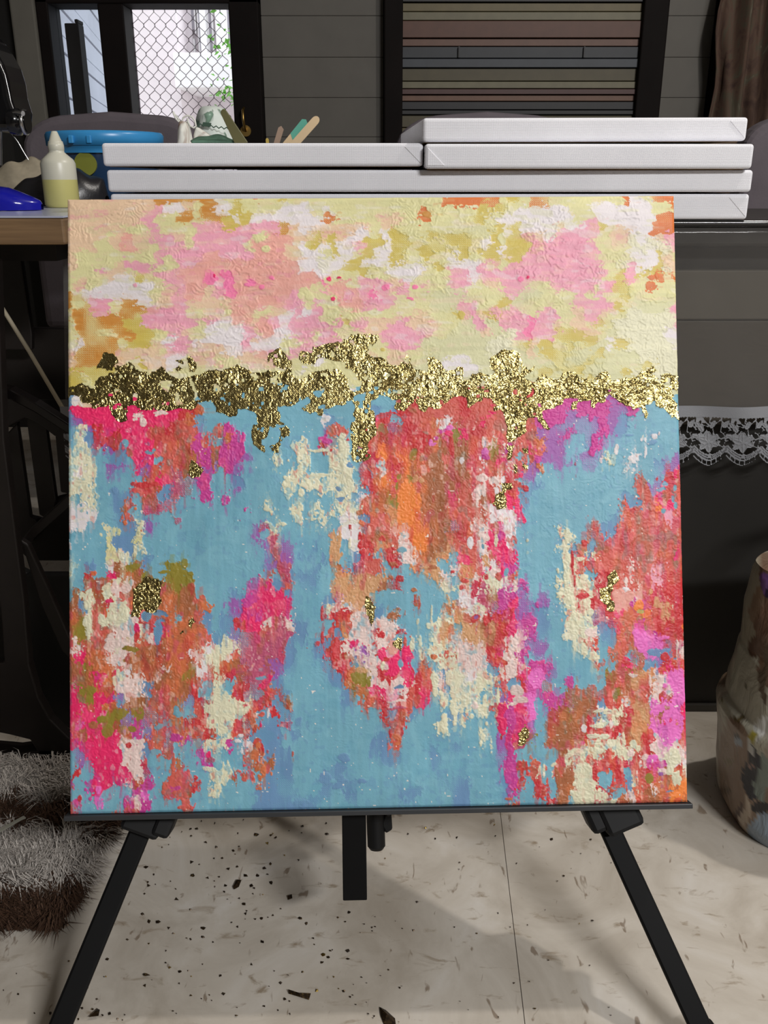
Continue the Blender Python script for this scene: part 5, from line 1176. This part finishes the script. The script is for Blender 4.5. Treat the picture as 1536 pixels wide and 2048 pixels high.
plate('arch_bar', [(-20, 770), (20, 778), (70, 805), (140, 850), (140, 872), (70, 826), (20, 800), (-20, 792)], YI + 0.03, 0.02, plain('glossy_iron', lin(24, 20, 19), 0.22, 0.3))
YS = 1.32
for pts in ([(4, 878), (34, 845), (61, 1035), (72, 1040), (82, 1060), (58, 1090), (28, 1090)], [(52, 835), (90, 840), (112, 1000), (98, 1040), (78, 1030)], [(108, 850), (140, 870), (150, 990), (121, 985)]):
    plate('guard_slat', pts, YS, 0.012)
plate('guard_top', [(-30, 790), (60, 800), (140, 850), (140, 884), (108, 872), (88, 856), (66, 842), (50, 836), (-30, 878)], YS - 0.02, 0.012)
plate('guard_base', [(20, 1085), (60, 1032), (90, 1040), (112, 995), (150, 985), (150, 1122), (60, 1122)], YS + 0.012, 0.01)
plate('back_panel', [(-60, 652), (140, 658), (140, 800), (-60, 800)], YS + 0.06, 0.015)
plate('side_post', [(-60, 500), (40, 505), (64, 668), (64, 700), (-60, 700)], YS + 0.02, 0.012)
plate('treadle_plate', [(40, 1150), (160, 1150), (160, 1456), (60, 1456)], 1.185, 0.015, plain('black_iron', lin(12, 11, 10), 0.6))
plate('treadle_plate', [(-60, 1090), (60, 1150), (60, 1450), (-60, 1450)], 1.19, 0.015, plain('black_iron_rear', lin(12, 11, 10), 0.6))
MB().tube([at(-8, 596, 1.22), at(60, 705, 1.22), at(131, 826, 1.22), at(150, 858, 1.22)], 0.0030, 8).build('drive_belt', plain('rawhide_belt', lin(168, 158, 136), 0.7), st)

# ---------------------------------------------------------------- what stands on the sewing table
gm = NT('milky_plastic')
gm.color(lin(208, 206, 190)); gm.set(Roughness=0.35); gm.b.inputs['Subsurface Weight'].default_value = 0.25
gm.b.inputs['Subsurface Radius'].default_value = (0.01, 0.01, 0.008)
glue = plain('yellow_glue', lin(200, 194, 124), 0.35, var=0.04)
YB = 1.40
bc = at(126, 415, YB)
wpx = 1.40 * 1.02 / F_PX
bt = thing('glue_bottle', 'clear plastic dropper bottle half full of yellow glue', 'bottle', (bc.x, YB, zt_))
zz = lambda y_: at(126, y_, YB).z - zt_
R0 = 31 * wpx
MB().lathe([(R0 * 0.90, 0.0), (R0, 0.004), (R0, zz(360))], (bc.x, YB, zt_ + 0.0005), 40).build('glue_fill', glue, bt)
MB().lathe([(R0 * 1.0, zz(360)), (R0 * 1.0, zz(328)), (R0 * 0.9, zz(320)), (R0 * 0.55, zz(309)), (R0 * 0.44, zz(305)), (R0 * 0.44, zz(300))], (bc.x, YB, zt_ + 0.0005), 40).build('bottle_body', gm.m, bt)
MB().lathe([(R0 * 0.44, zz(302)), (R0 * 0.46, zz(301)), (R0 * 0.46, zz(292)), (R0 * 0.42, zz(286)), (R0 * 0.40, zz(286))], (bc.x, YB, zt_ + 0.0005), 32).build('collar', gm.m, bt)
MB().lathe([(R0 * 0.42, zz(287)), (R0 * 0.42, zz(284)), (R0 * 0.36, zz(283)), (R0 * 0.17, zz(264)), (R0 * 0.13, zz(263))], (bc.x, YB, zt_ + 0.0005), 28).build('nozzle', gm.m, bt)
bl = plain('blue_plastic', lin(60, 146, 206), 0.3, var=0.05)
YBk = 1.66
bx0, bx1 = at(95, 270, YBk).x, at(324, 270, YBk).x
bcx, br = (bx0 + bx1) / 2, (bx1 - bx0) / 2
zk = lambda y_: at(200, y_, YBk - br * 0.7).z
bk = thing('storage_bucket', 'clear blue tinted tub with bright blue lid behind glue bottle', 'bucket', (bcx, YBk, zt_))
stand_z = zt_
tubm = NT('blue_tub')
tv_ = tubm.coord()
tubm.color(tubm.ramp(tubm.noise(tv_, 6, 2), [(0.40, lin(40, 64, 96)), (0.55, lin(52, 78, 110)), (0.62, lin(70, 56, 120))]))
tubm.set(Roughness=0.2)
MB().lathe([(br * 0.80, 0.0), (br * 0.82, 0.004), (br * 0.90, zk(305) - stand_z), (br * 0.93, zk(290) - stand_z)], (bcx, YBk, stand_z + 0.0005), 48).build('tub', tubm.m, bk)
MB().lathe([(br * 0.95, zk(306) - stand_z), (br * 0.955, zk(291) - stand_z), (br * 0.99, zk(290) - stand_z), (br * 1.0, zk(268) - stand_z), (br * 0.97, zk(262) - stand_z), (br * 0.90, zk(261) - stand_z), (0.002, zk(263) - stand_z)], (bcx, YBk, stand_z), 48).build('lid', bl, bk)
for px_ in (142, 178):
    p_ = at(px_, 280, YBk - br * 0.99)
    MB().box((p_.x - 0.004, YBk - br * 1.02, zk(288)), (p_.x + 0.004, YBk - br * 0.9, zk(272))).build('lid_clip', bl, bk, bevel=0.0015)
p_ = at(172, 328, YBk - br * 0.88)
MB().lathe([(0.018, -0.002), (0.018, 0.003)], (p_.x, YBk - br * 0.90, p_.z), 24, 'Y').build('yellow_sticker', plain('yellow_green', lin(128, 132, 50), 0.5), bk)
# dark pouch and pale cloth behind the bottle
leather = plain('black_leather', lin(34, 33, 36), 0.32, var=0.1, bump=0.2, bscale=90)
def pouch(name, pts_top, y_base, Y, dep, mat, label, cat):
    """cushion shape whose crest follows pts_top"""
    xs = [p__[0] for p__ in pts_top]
    def fn(u_, v_):
        x_ = xs[0] + (xs[-1] - xs[0]) * u_
        yt_ = np.interp(x_, xs, [p__[1] for p__ in pts_top])
        crest = at(x_, yt_, Y)
        an = v_ * math.pi
        yy = Y - dep * math.cos(an) * (0.15 + 0.85 * math.sin(math.pi * min(max(u_, 0.02), 0.98)) ** 0.6)
        z_ = zt_ + 0.001 + max(0.0, crest.z - zt_ - 0.001) * math.sin(an) ** 0.8 * (1 + 0.05 * math.sin(u_ * 23 + v_ * 9))
        return (crest.x * 1.0, yy, z_)
    m_ = MB().surf(fn, 48, 24)
    o = m_.build(name, mat)
    tag(o, label, cat)
    return o
pouch('leather_purse', [(16, 396), (30, 374), (55, 358), (90, 344), (130, 336), (160, 340), (190, 352), (206, 360), (214, 392)], 405, 1.50, 0.05, leather, 'black leather purse lying behind the glue bottle', 'purse')
beige = plain('beige_cloth', lin(150, 140, 120), 0.85, var=0.25, scale=40, bump=0.3, bscale=30)
o = pouch('beige_cloth', [(-60, 350), (0, 335), (30, 322), (60, 317), (92, 318), (110, 330), (118, 350)], 400, 1.60, 0.04, beige, 'crumpled beige patterned cloth lying behind black purse', 'cloth')
blu = plain('royal_blue_plastic', lin(28, 30, 150), 0.12, var=0.05)
def wfn(u_, v_):
    x_ = -12 + 96 * u_
    yt_ = np.interp(x_, [-12, 0, 15, 40, 70, 80, 84], [372, 374, 376, 385, 397, 402, 409])
    c_ = at(x_, yt_, 1.27)
    an = v_ * math.pi
    w_ = 0.03 * (1 - u_ ** 3 * 0.85)
    return (c_.x, 1.27 - w_ * math.cos(an), zt_ + 0.0008 + max(0.002, c_.z - zt_) * math.sin(an) ** 0.55)
o = MB().surf(wfn, 40, 20).build('plastic_iron', blu)
tag(o, 'glossy royal blue plastic wedge lying at left end of sewing table', 'plastic tool')
# sewing machine head
YM = 1.22
sm_ = thing('sewing_machine', 'black sewing machine head with steel fittings at far left', 'sewing machine', (-0.66, YM, zt_))
bkg = plain('black_enamel', lin(16, 16, 18), 0.15, var=0.1)
stl = plain('steel', lin(190, 190, 190), 0.25, 1.0, var=0.05)
hp = [(-40, 60), (-14, 96), (4, 128), (14, 160), (18, 190), (28, 222), (24, 262), (0, 262), (-30, 262)]
MB().prism([at(x_, y_, YM) for x_, y_ in hp], (0, 0.07, 0)).build('arm_end', bkg, sm_, bevel=0.008, seg=3)
arm0 = at(-20, 110, YM)
MB().box((-1.05, YM + 0.002, at(0, 190, YM).z), (arm0.x, YM + 0.075, at(0, 60, YM).z)).build('arm', bkg, sm_, bevel=0.015, seg=3)
MB().box((-1.08, YM - 0.005, zt_ + 0.034), (-0.95, YM + 0.085, at(0, 60, YM).z)).build('pillar', bkg, sm_, bevel=0.015, seg=3)
MB().box((-1.10, YM - 0.05, zt_ + 0.0005), (at(-80, 400, YM).x, YM + 0.13, zt_ + 0.035)).build('bed', bkg, sm_, bevel=0.006, seg=3)
c_ = at(30, 244, YM - 0.012)
MB().lathe([(0.014, -0.006), (0.0155, 0.0), (0.0155, 0.006), (0.012, 0.008), (0.011, 0.014), (0.013, 0.016)], c_, 24, 'X').build('tension_dial', bkg, sm_)
MB().lathe([(0.0135, 0.010), (0.0150, 0.011), (0.0150, 0.0135), (0.0135, 0.0145)], c_, 24, 'X').build('dial_ring', stl, sm_)
MB().tube([at(24, 226, YM - 0.02), at(34, 225, YM - 0.025), at(46, 227, YM - 0.03)], [0.002, 0.0026, 0.003], 10).build('lever', stl, sm_)
MB().tube([at(0, 128, YM - 0.008), at(10, 150, YM - 0.01), at(17, 180, YM - 0.01), at(22, 205, YM - 0.012), at(30, 226, YM - 0.014)], 0.0006, 6).build('thread_guide', stl, sm_)
MB().tube([at(19, 258, YM - 0.01), at(24, 268, YM - 0.012), at(36, 284, YM - 0.012), at(46, 302, YM - 0.012), at(57, 320, YM - 0.012)], [0.0010, 0.0010, 0.0010, 0.0009, 0.0008], 8).build('hook_wire', stl, sm_)
MB().tube([at(-2, 262, YM + 0.02), at(-2, 330, YM + 0.02)], 0.004, 10).build('needle_bar', stl, sm_)

# ---------------------------------------------------------------- upholstered chairs in the dim background
sued = plain('grey_purple_suede', lin(92, 85, 91), 0.9, var=0.10, scale=20, bump=0.15, bscale=200)
dleg = plain('dark_chair_leg', lin(30, 26, 24), 0.5)
YCh = 2.0
def chair(cx_, w_, ztop_, label, first=None):
    if first is not None:
        r = first.copy(); C.objects.link(r)
        r.location.x += cx_ - first['cx']
        for ch in list(first.children):
            c_ = ch.copy(); C.objects.link(c_); c_.parent = r
            c_.matrix_parent_inverse = ch.matrix_parent_inverse.copy()
        r['label'] = label
        del r['cx']
        return r
    t_ = thing('dining_chair', label, 'chair', (cx_, YCh, 0), group='upholstered chairs')
    t_['cx'] = cx_
    pts_ = []
    r_ = 0.09
    z0_, z1_ = 0.487, ztop_
    hw = w_ / 2
    pts_ += [(-hw, z0_), (-hw, z1_ - r_ * 0.8)]
    for k_ in range(1, 8):
        a_ = math.pi - (math.pi / 2) * k_ / 8
        pts_.append((-hw + 0.10 + 0.10 * math.cos(a_), z1_ - 0.07 + 0.064 * math.sin(a_)))
    pts_.append((0, z1_))
    for k_ in range(1, 8):
        a_ = math.pi / 2 - (math.pi / 2) * k_ / 8
        pts_.append((hw - 0.10 + 0.10 * math.cos(a_), z1_ - 0.07 + 0.064 * math.sin(a_)))
    pts_ += [(hw, z1_ - r_ * 0.8), (hw, z0_)]
    MB().prism([(cx_ + x_, YCh, z_) for x_, z_ in pts_], (0, 0.075, 0)).build('backrest', sued, t_, bevel=0.018, seg=3)
    MB().box((cx_ - hw, YCh + 0.05, 0.40), (cx_ + hw, YCh + 0.47, 0.48)).build('seat', sued, t_, bevel=0.02, seg=3)
    for sx_ in (-1, 1):
        for yy in (YCh + 0.06, YCh + 0.43):
            MB().box((cx_ + sx_ * (hw - 0.03) - 0.016, yy - 0.016, 0.0005), (cx_ + sx_ * (hw - 0.03) + 0.016, yy + 0.016, 0.41)).build('leg', dleg, t_, bevel=0.003)
    return t_
zc = at(200, 222, YCh).z
ca, cb = at(38, 260, YCh).x, at(402, 260, YCh).x
c0 = chair((ca + cb) / 2, cb - ca, zc, 'grey upholstered chair behind the blue lidded tub')
c2a = at(792, 260, YCh).x
chair(c2a + (cb - ca) / 2, 0, 0, 'grey upholstered chair behind the middle of canvas stack', c0)
chair(at(1496, 260, YCh).x + (cb - ca) / 2, 0, 0, 'grey upholstered chair showing past right end of canvas stack', c0)
if 'cx' in c0:
    del c0['cx']

# ---------------------------------------------------------------- shaggy rug
edge_px = [(270, 1612), (235, 1655), (205, 1715), (180, 1760), (150, 1810), (118, 1878)]
E3 = [on(x_, y_) for x_, y_ in edge_px]
far_ = on(150, 1520)
def redge(Y):
    ys = [e_.y for e_ in E3][::-1]; xs = [e_.x for e_ in E3][::-1]
    return float(np.interp(Y, ys, xs)) if Y <= ys[-1] else xs[-1] + (Y - ys[-1]) * 0.3
y0r, y1r = on(60, 1868).y, 1.084
rug = thing('shag_rug', 'brown and white shaggy rug on the floor left of the easel', 'rug', (-0.6, 0.9, 0))
rb = plain('rug_backing', lin(60, 44, 36), 0.95)
ed = [(redge(y_) - 0.012, y_) for y_ in np.linspace(y0r + 0.008, y1r, 14)]
MB().prism([(-1.15, y0r + 0.01, 0.0005)] + [(x_, y_, 0.0005) for x_, y_ in ed] + [(-1.15, y1r, 0.0005)], (0, 0, 0.006)).build('backing', rb, rug)
fur = NT('shag_pile')
fa = fur.new('ShaderNodeAttribute', attribute_name='pigment')
fur.link(fa.outputs['Color'], fur.b.inputs['Base Color'])
fur.set(Roughness=0.8)
WHITE = [((60, 1705), 130, 48), ((150, 1720), 90, 40), ((30, 1735), 70, 42), ((60, 1548), 140, 22), ((110, 1585), 60, 26), ((20, 1570), 60, 18), ((105, 1862), 18, 14), ((205, 1690), 22, 20)]
rr = np.random.RandomState(11)
fv, ff, fc = [], [], []
n_b = 70000
def patch(x_, y_):
    d_ = Vector((x_, y_, 0.02)) - EYE
    z_ = d_.dot(FWD)
    px_, py_ = 768 + F_PX * d_.x / z_, 1024 - F_PX * d_.dot(UPV) / z_
    m_ = 9
    for (qx, qy), a_, b_ in WHITE:
        m_ = min(m_, ((px_ - qx) / a_) ** 2 + ((py_ - qy) / b_) ** 2)
    return m_
cl = rr.rand(900, 2)
cla = rr.rand(900) * 6.28
for i in range(n_b):
    y_ = y0r + (y1r - y0r) * rr.rand()
    xe_ = redge(y_)
    x_ = xe_ - rr.rand() ** 1.0 * (xe_ + 0.80)
    m_ = patch(x_, y_) + 0.25 * (rr.rand() - 0.5)
    wht = m_ < 1
    L_ = rr.uniform(0.020, 0.040) * (1.2 if wht else 1.0)
    ci = int((x_ * 31.7 + 40) % 30) * 30 + int((y_ * 31.7 + 40) % 30)
    an = cla[ci] + rr.normal(0, 0.7)
    ln_ = rr.uniform(0.70, 0.985) * L_
    hh = math.sqrt(max(1e-6, L_ * L_ - ln_ * ln_)) + 0.004
    w_ = rr.uniform(0.0004, 0.0009)
    dx_, dy_ = math.cos(an), math.sin(an)
    sx_, sy_ = -dy_ * w_, dx_ * w_
    b_ = len(fv)
    fv += [(x_ - sx_, y_ - sy_, 0.004), (x_ + sx_, y_ + sy_, 0.004), (x_ + dx_ * ln_ * 0.4 + sx_, y_ + dy_ * ln_ * 0.4 + sy_, hh), (x_ + dx_ * ln_ * 0.4 - sx_, y_ + dy_ * ln_ * 0.4 - sy_, hh), (x_ + dx_ * ln_, y_ + dy_ * ln_, hh * rr.uniform(0.55, 0.95))]
    ff += [(b_, b_ + 1, b_ + 2, b_ + 3), (b_ + 3, b_ + 2, b_ + 4)]
    g_ = rr.uniform(0.75, 1.25)
    c_ = np.array(lin(186, 179, 172) if wht else lin(68, 45, 29)) * g_
    fc += [c_] * 5
fm = MB(); fm.v = fv; fm.f = ff; fm.sm = [False] * len(ff)
fo = fm.build('pile', fur.m, rug)
colors(fo, np.array(fc))
fo['kind'] = 'stuff'
p_, q_ = on(-10, 1668, 0.034), on(45, 1638, 0.034)
sp = MB().prism([p_ + Vector((0, -0.004, 0)), q_ + Vector((0, -0.002, 0)), q_ + Vector((0.004, 0.001, 0)), q_ + Vector((0, 0.004, 0)), p_ + Vector((0, 0.004, 0))], (0, 0, 0.002)).build('paper_strip', plain('pale_paper', lin(150, 148, 136), 0.8))
tag(sp, 'thin pale strip lying on the shaggy rug', 'strip')

# ---------------------------------------------------------------- printed bag at the right
YG = 1.0
sil = [(1130, 1518), (1146, 1511), (1185, 1505), (1212, 1498), (1255, 1496), (1292, 1493), (1300, 1488), (1350, 1477), (1405, 1467), (1412, 1455), (1425, 1449), (1450, 1450), (1480, 1452), (1540, 1449), (1600, 1450), (1650, 1456), (1700, 1470), (1735, 1490), (1770, 1520)]
rows_ = [(at(x_, y_, YG).z, at(x_, y_, YG).x) for y_, x_ in sil]
zmin = 0.001
zs_ = [max(zmin, z_) for z_, x_ in rows_]
bagm = NT('printed_plastic_bag')
ba = bagm.new('ShaderNodeAttribute', attribute_name='pigment')
bagm.link(ba.outputs['Color'], bagm.b.inputs['Base Color'])
bagm.set(Roughness=0.38)
bagm.bump(bagm.noise(bagm.coord((1, 1, 0.5)), 34, 4, 0.5, 1.0), 0.5, 0.008)
XC = 0.66
nu_, nv_ = 170, 170
base_y = 0.13
bv = []
for j in range(nv_):
    t_ = j / (nv_ - 1)
    z_ = zs_[0] + (zmin - zs_[0]) * t_
    xl_ = float(np.interp(-z_, [-q for q in zs_], [x_ for _, x_ in rows_]))
    rx_ = XC - xl_
    ry_ = base_y * (0.45 + 0.55 * min(1, t_ * 1.8)) * (1.0 if t_ < 0.93 else 1.0 - (t_ - 0.93) * 2)
    for i in range(nu_):
        a_ = 2 * math.pi * i / nu_
        c_, s_ = math.cos(a_), math.sin(a_)
        ex = 0.75
        x_ = XC + rx_ * math.copysign(abs(c_) ** ex, c_)
        y_ = YG + ry_ * math.copysign(abs(s_) ** ex, s_)
        nv3 = Vector((x_ * 7 + z_ * 3, y_ * 7, z_ * 5))
        wr = 0.020 * mnoise.noise(nv3) + 0.010 * (0.5 - abs(mnoise.noise(nv3 * 2.7))) + 0.004 * mnoise.noise(nv3 * 6)
        wr *= min(1, abs(s_) * 1.4) * min(1, (1 - t_) * 6)
        bv.append((x_, y_ + wr * (1 if s_ > 0 else -1), z_))
bf = [(j * nu_ + i, j * nu_ + (i + 1) % nu_, (j + 1) * nu_ + (i + 1) % nu_, (j + 1) * nu_ + i) for j in range(nv_ - 1) for i in range(nu_)]
bg_ = thing('shopping_bag', 'crumpled printed shopping bag with dark leaf print at right', 'bag', (XC, YG, 0))
mbg = MB(); mbg.add(bv, bf, True)
mbg.add(bv[:nu_], [tuple(range(nu_))]); mbg.add(bv[-nu_:], [tuple(range(nu_))[::-1]])
bo = mbg.build('bag_body', bagm.m, bg_)
PRINT_SHADE = [(1490, 1250, 60, 160, (150, 142, 124)), (1500, 1400, 60, 120, (160, 156, 140)), (1470, 1560, 46, 130, (128, 106, 88)), (1535, 1250, 24, 130, (110, 84, 66)), (1512, 1205, 10, 36, (132, 110, 90)), (1530, 1345, 8, 70, (90, 74, 58)),
      (1532, 1168, 14, 26, (112, 74, 130)), (1536, 1186, 14, 12, (48, 28, 60)), (1483, 1432, 9, 6, (92, 76, 40)), (1462, 1518, 8, 5, (96, 84, 36)), (1475, 1468, 10, 7, (20, 20, 26)), (1476, 1478, 12, 8, (142, 152, 164)),
      (1522, 1456, 12, 24, (196, 196, 190)), (1510, 1470, 8, 12, (150, 140, 60)), (1505, 1545, 16, 62, (30, 30, 38)), (1497, 1530, 11, 17, (30, 30, 38)), (1497, 1531, 4, 4, (150, 120, 110)), (1502, 1490, 6, 18, (184, 184, 180)),
      (1526, 1560, 14, 54, (108, 118, 110)), (1524, 1690, 26, 62, (136, 150, 164)), (1530, 1740, 34, 26, (120, 136, 132)), (1478, 1655, 5, 50, (70, 44, 34)), (1450, 1580, 5, 7, (76, 60, 40)), (1462, 1640, 4, 6, (60, 40, 30)), (1490, 1660, 8, 70, (176, 160, 142)),  # the tall thin dark brown mark is fold shade painted into the colour
      (1450, 1395, 3, 5, (96, 88, 60)), (1492, 1370, 4, 6, (96, 90, 70)), (1508, 1290, 16, 22, (96, 72, 56)), (1520, 1620, 26, 12, (34, 30, 32))]
wob = np.random.RandomState(3)
cols_ = []
Vn = np.array(bo.data.vertices.values() and [v_.co[:] for v_ in bo.data.vertices])
d_ = Vn - np.array(EYE)
zc_ = d_ @ np.array(FWD)
PX = 768 + F_PX * d_[:, 0] / zc_ + 6 * np.sin(Vn[:, 2] * 90)
PY = 1024 - F_PX * (d_ @ np.array(UPV)) / zc_ + 6 * np.sin(Vn[:, 0] * 110)
cc_ = np.tile(np.array([150, 140, 126], float), (len(Vn), 1))
mo_ = np.array([mnoise.noise(Vector(p__) * 16) for p__ in Vn])
cc_ = np.where((mo_ > 0.18)[:, None], np.array([118, 98, 80], float), cc_) * (1 + 0.25 * np.array([mnoise.noise(Vector(p__) * 40) for p__ in Vn]))[:, None]
cc_ = np.clip(cc_, 0, 255)
front = Vn[:, 1] < YG + 0.02
for qx, qy, a_, b_, c_ in PRINT_SHADE:
    h_ = (((PX - qx) / a_) ** 2 + ((PY - qy) / b_) ** 2 < 1) & front
    cc_[h_] = c_
colors(bo, lin_np(cc_) * 0.95)
hd = [Vector((0.55, 0.98, zs_[0] - 0.02)), Vector((0.56, 0.98, zs_[0] + 0.06)), Vector((0.62, 0.98, zs_[0] + 0.13)), Vector((0.70, 0.98, zs_[0] + 0.13)), Vector((0.76, 0.98, zs_[0] + 0.06)), Vector((0.77, 0.98, zs_[0] - 0.02))]
MB().tube(hd, 0.006, 8).build('bag_handle', plain('bag_strap', lin(120, 110, 96), 0.8), bg_)

# ---------------------------------------------------------------- fallen scraps of leaf on the floor
scrap = NT('fallen_leaf')
v = scrap.coord()
scrap.color(scrap.ramp(scrap.noise(v, 300, 3), [(0.4, lin(40, 30, 22)), (0.62, lin(70, 54, 34)), (0.75, lin(150, 124, 66))]))
scrap.set(Roughness=0.35, Metallic=0.6)
goldm = plain('bright_leaf', lin(210, 180, 100), 0.22, 1.0, var=0.2, scale=200)
rnd_ = random.Random(4)
def flake(pts, mat=None, up=0.002):
    m_ = MB()
    P_ = [on(x_, y_) for x_, y_ in pts]
    c_ = sum(P_, Vector()) / len(P_)
    n_ = len(P_)
    V_ = [p__ + Vector((0, 0, 0.0006 + rnd_.random() * up)) for p__ in P_] + [c_ + Vector((0, 0, 0.001 + up))]
    m_.add(V_ + [q__ + Vector((0, 0, 0.0002)) for q__ in V_], [(i, (i + 1) % n_, n_) for i in range(n_)] + [(n_ + 1 + (i + 1) % n_, n_ + 1 + i, 2 * n_ + 1) for i in range(n_)])
    return m_
for pts, label, mt_ in (
    ([(759, 2016), (772, 2022), (790, 2040), (792, 2052), (768, 2050), (762, 2034)], 'largest dark leaf scrap at bottom centre of the floor', scrap.m),
    ([(577, 1985), (600, 1992), (622, 1992), (618, 2002), (600, 1998), (578, 1990)], 'long narrow dark scrap on the floor below mast', scrap.m),
    ([(188, 2030), (194, 2018), (200, 2022), (198, 2038), (178, 2040)], 'dark crumpled scrap beside foot of left easel leg', scrap.m),
    ([(467, 1778), (474, 1764), (483, 1762), (478, 1776), (469, 1783)], 'dark scrap standing on floor left of the mast', scrap.m),
    ([(575, 1796), (584, 1794), (585, 1802), (576, 1801)], 'small square dark scrap left of the mast end', scrap.m),
    ([(122, 1856), (134, 1848), (140, 1853), (128, 1860)], 'bent dark scrap at the near corner of rug', scrap.m),
    ([(134, 1832), (142, 1812), (156, 1814), (146, 1824)], 'upright dark scrap leaning on rug edge', scrap.m),
    ([(240, 1650), (247, 1638), (258, 1640), (260, 1650), (248, 1660)], 'bright gold curl by top of left easel leg', goldm),
    ([(216, 1682), (224, 1672), (229, 1678), (226, 1684)], 'dark scrap at right edge of the rug', scrap.m),
    ([(286, 1952), (294, 1950), (301, 1953), (290, 1958)], 'dark scrap right of the left easel leg', scrap.m)):
    o = flake(pts, mt_, 0.004).build('leaf_scrap', mt_)
    tag(o, label, 'scrap', 'fallen scraps of leaf')
cm = MB(); gmb = MB()
for i in range(240):
    x_ = rnd_.choice((rnd_.uniform(0, 1250), rnd_.uniform(120, 800), rnd_.gauss(480, 260)))
    y_ = rnd_.uniform(1640, 2046)
    if x_ < 290 and y_ < 1900:
        x_ += 260
    if not (5 < x_ < 1480):
        continue
    s_ = rnd_.choice((1.2, 1.6, 2.0, 2.6, 3.4)) * (1.25 if x_ < 700 else 0.8)
    n_ = rnd_.randint(3, 5)
    a0 = rnd_.random() * 6
    pts = [(x_ + math.cos(a0 + 6.283 * k_ / n_) * s_ * rnd_.uniform(0.6, 1.4), y_ + math.sin(a0 + 6.283 * k_ / n_) * s_ * rnd_.uniform(0.5, 1.1)) for k_ in range(n_)]
    f_ = flake(pts, None, 0.0012)
    (gmb if rnd_.random() < 0.10 else cm).add(f_.v, f_.f)
o = cm.build('leaf_crumbs', scrap.m); o['kind'] = 'stuff'
tag(o, 'tiny dark crumbs of leaf scattered over the pale floor', 'crumbs')
o = gmb.build('gold_crumbs', goldm); o['kind'] = 'stuff'
tag(o, 'tiny shining gold crumbs scattered over the pale floor', 'crumbs')
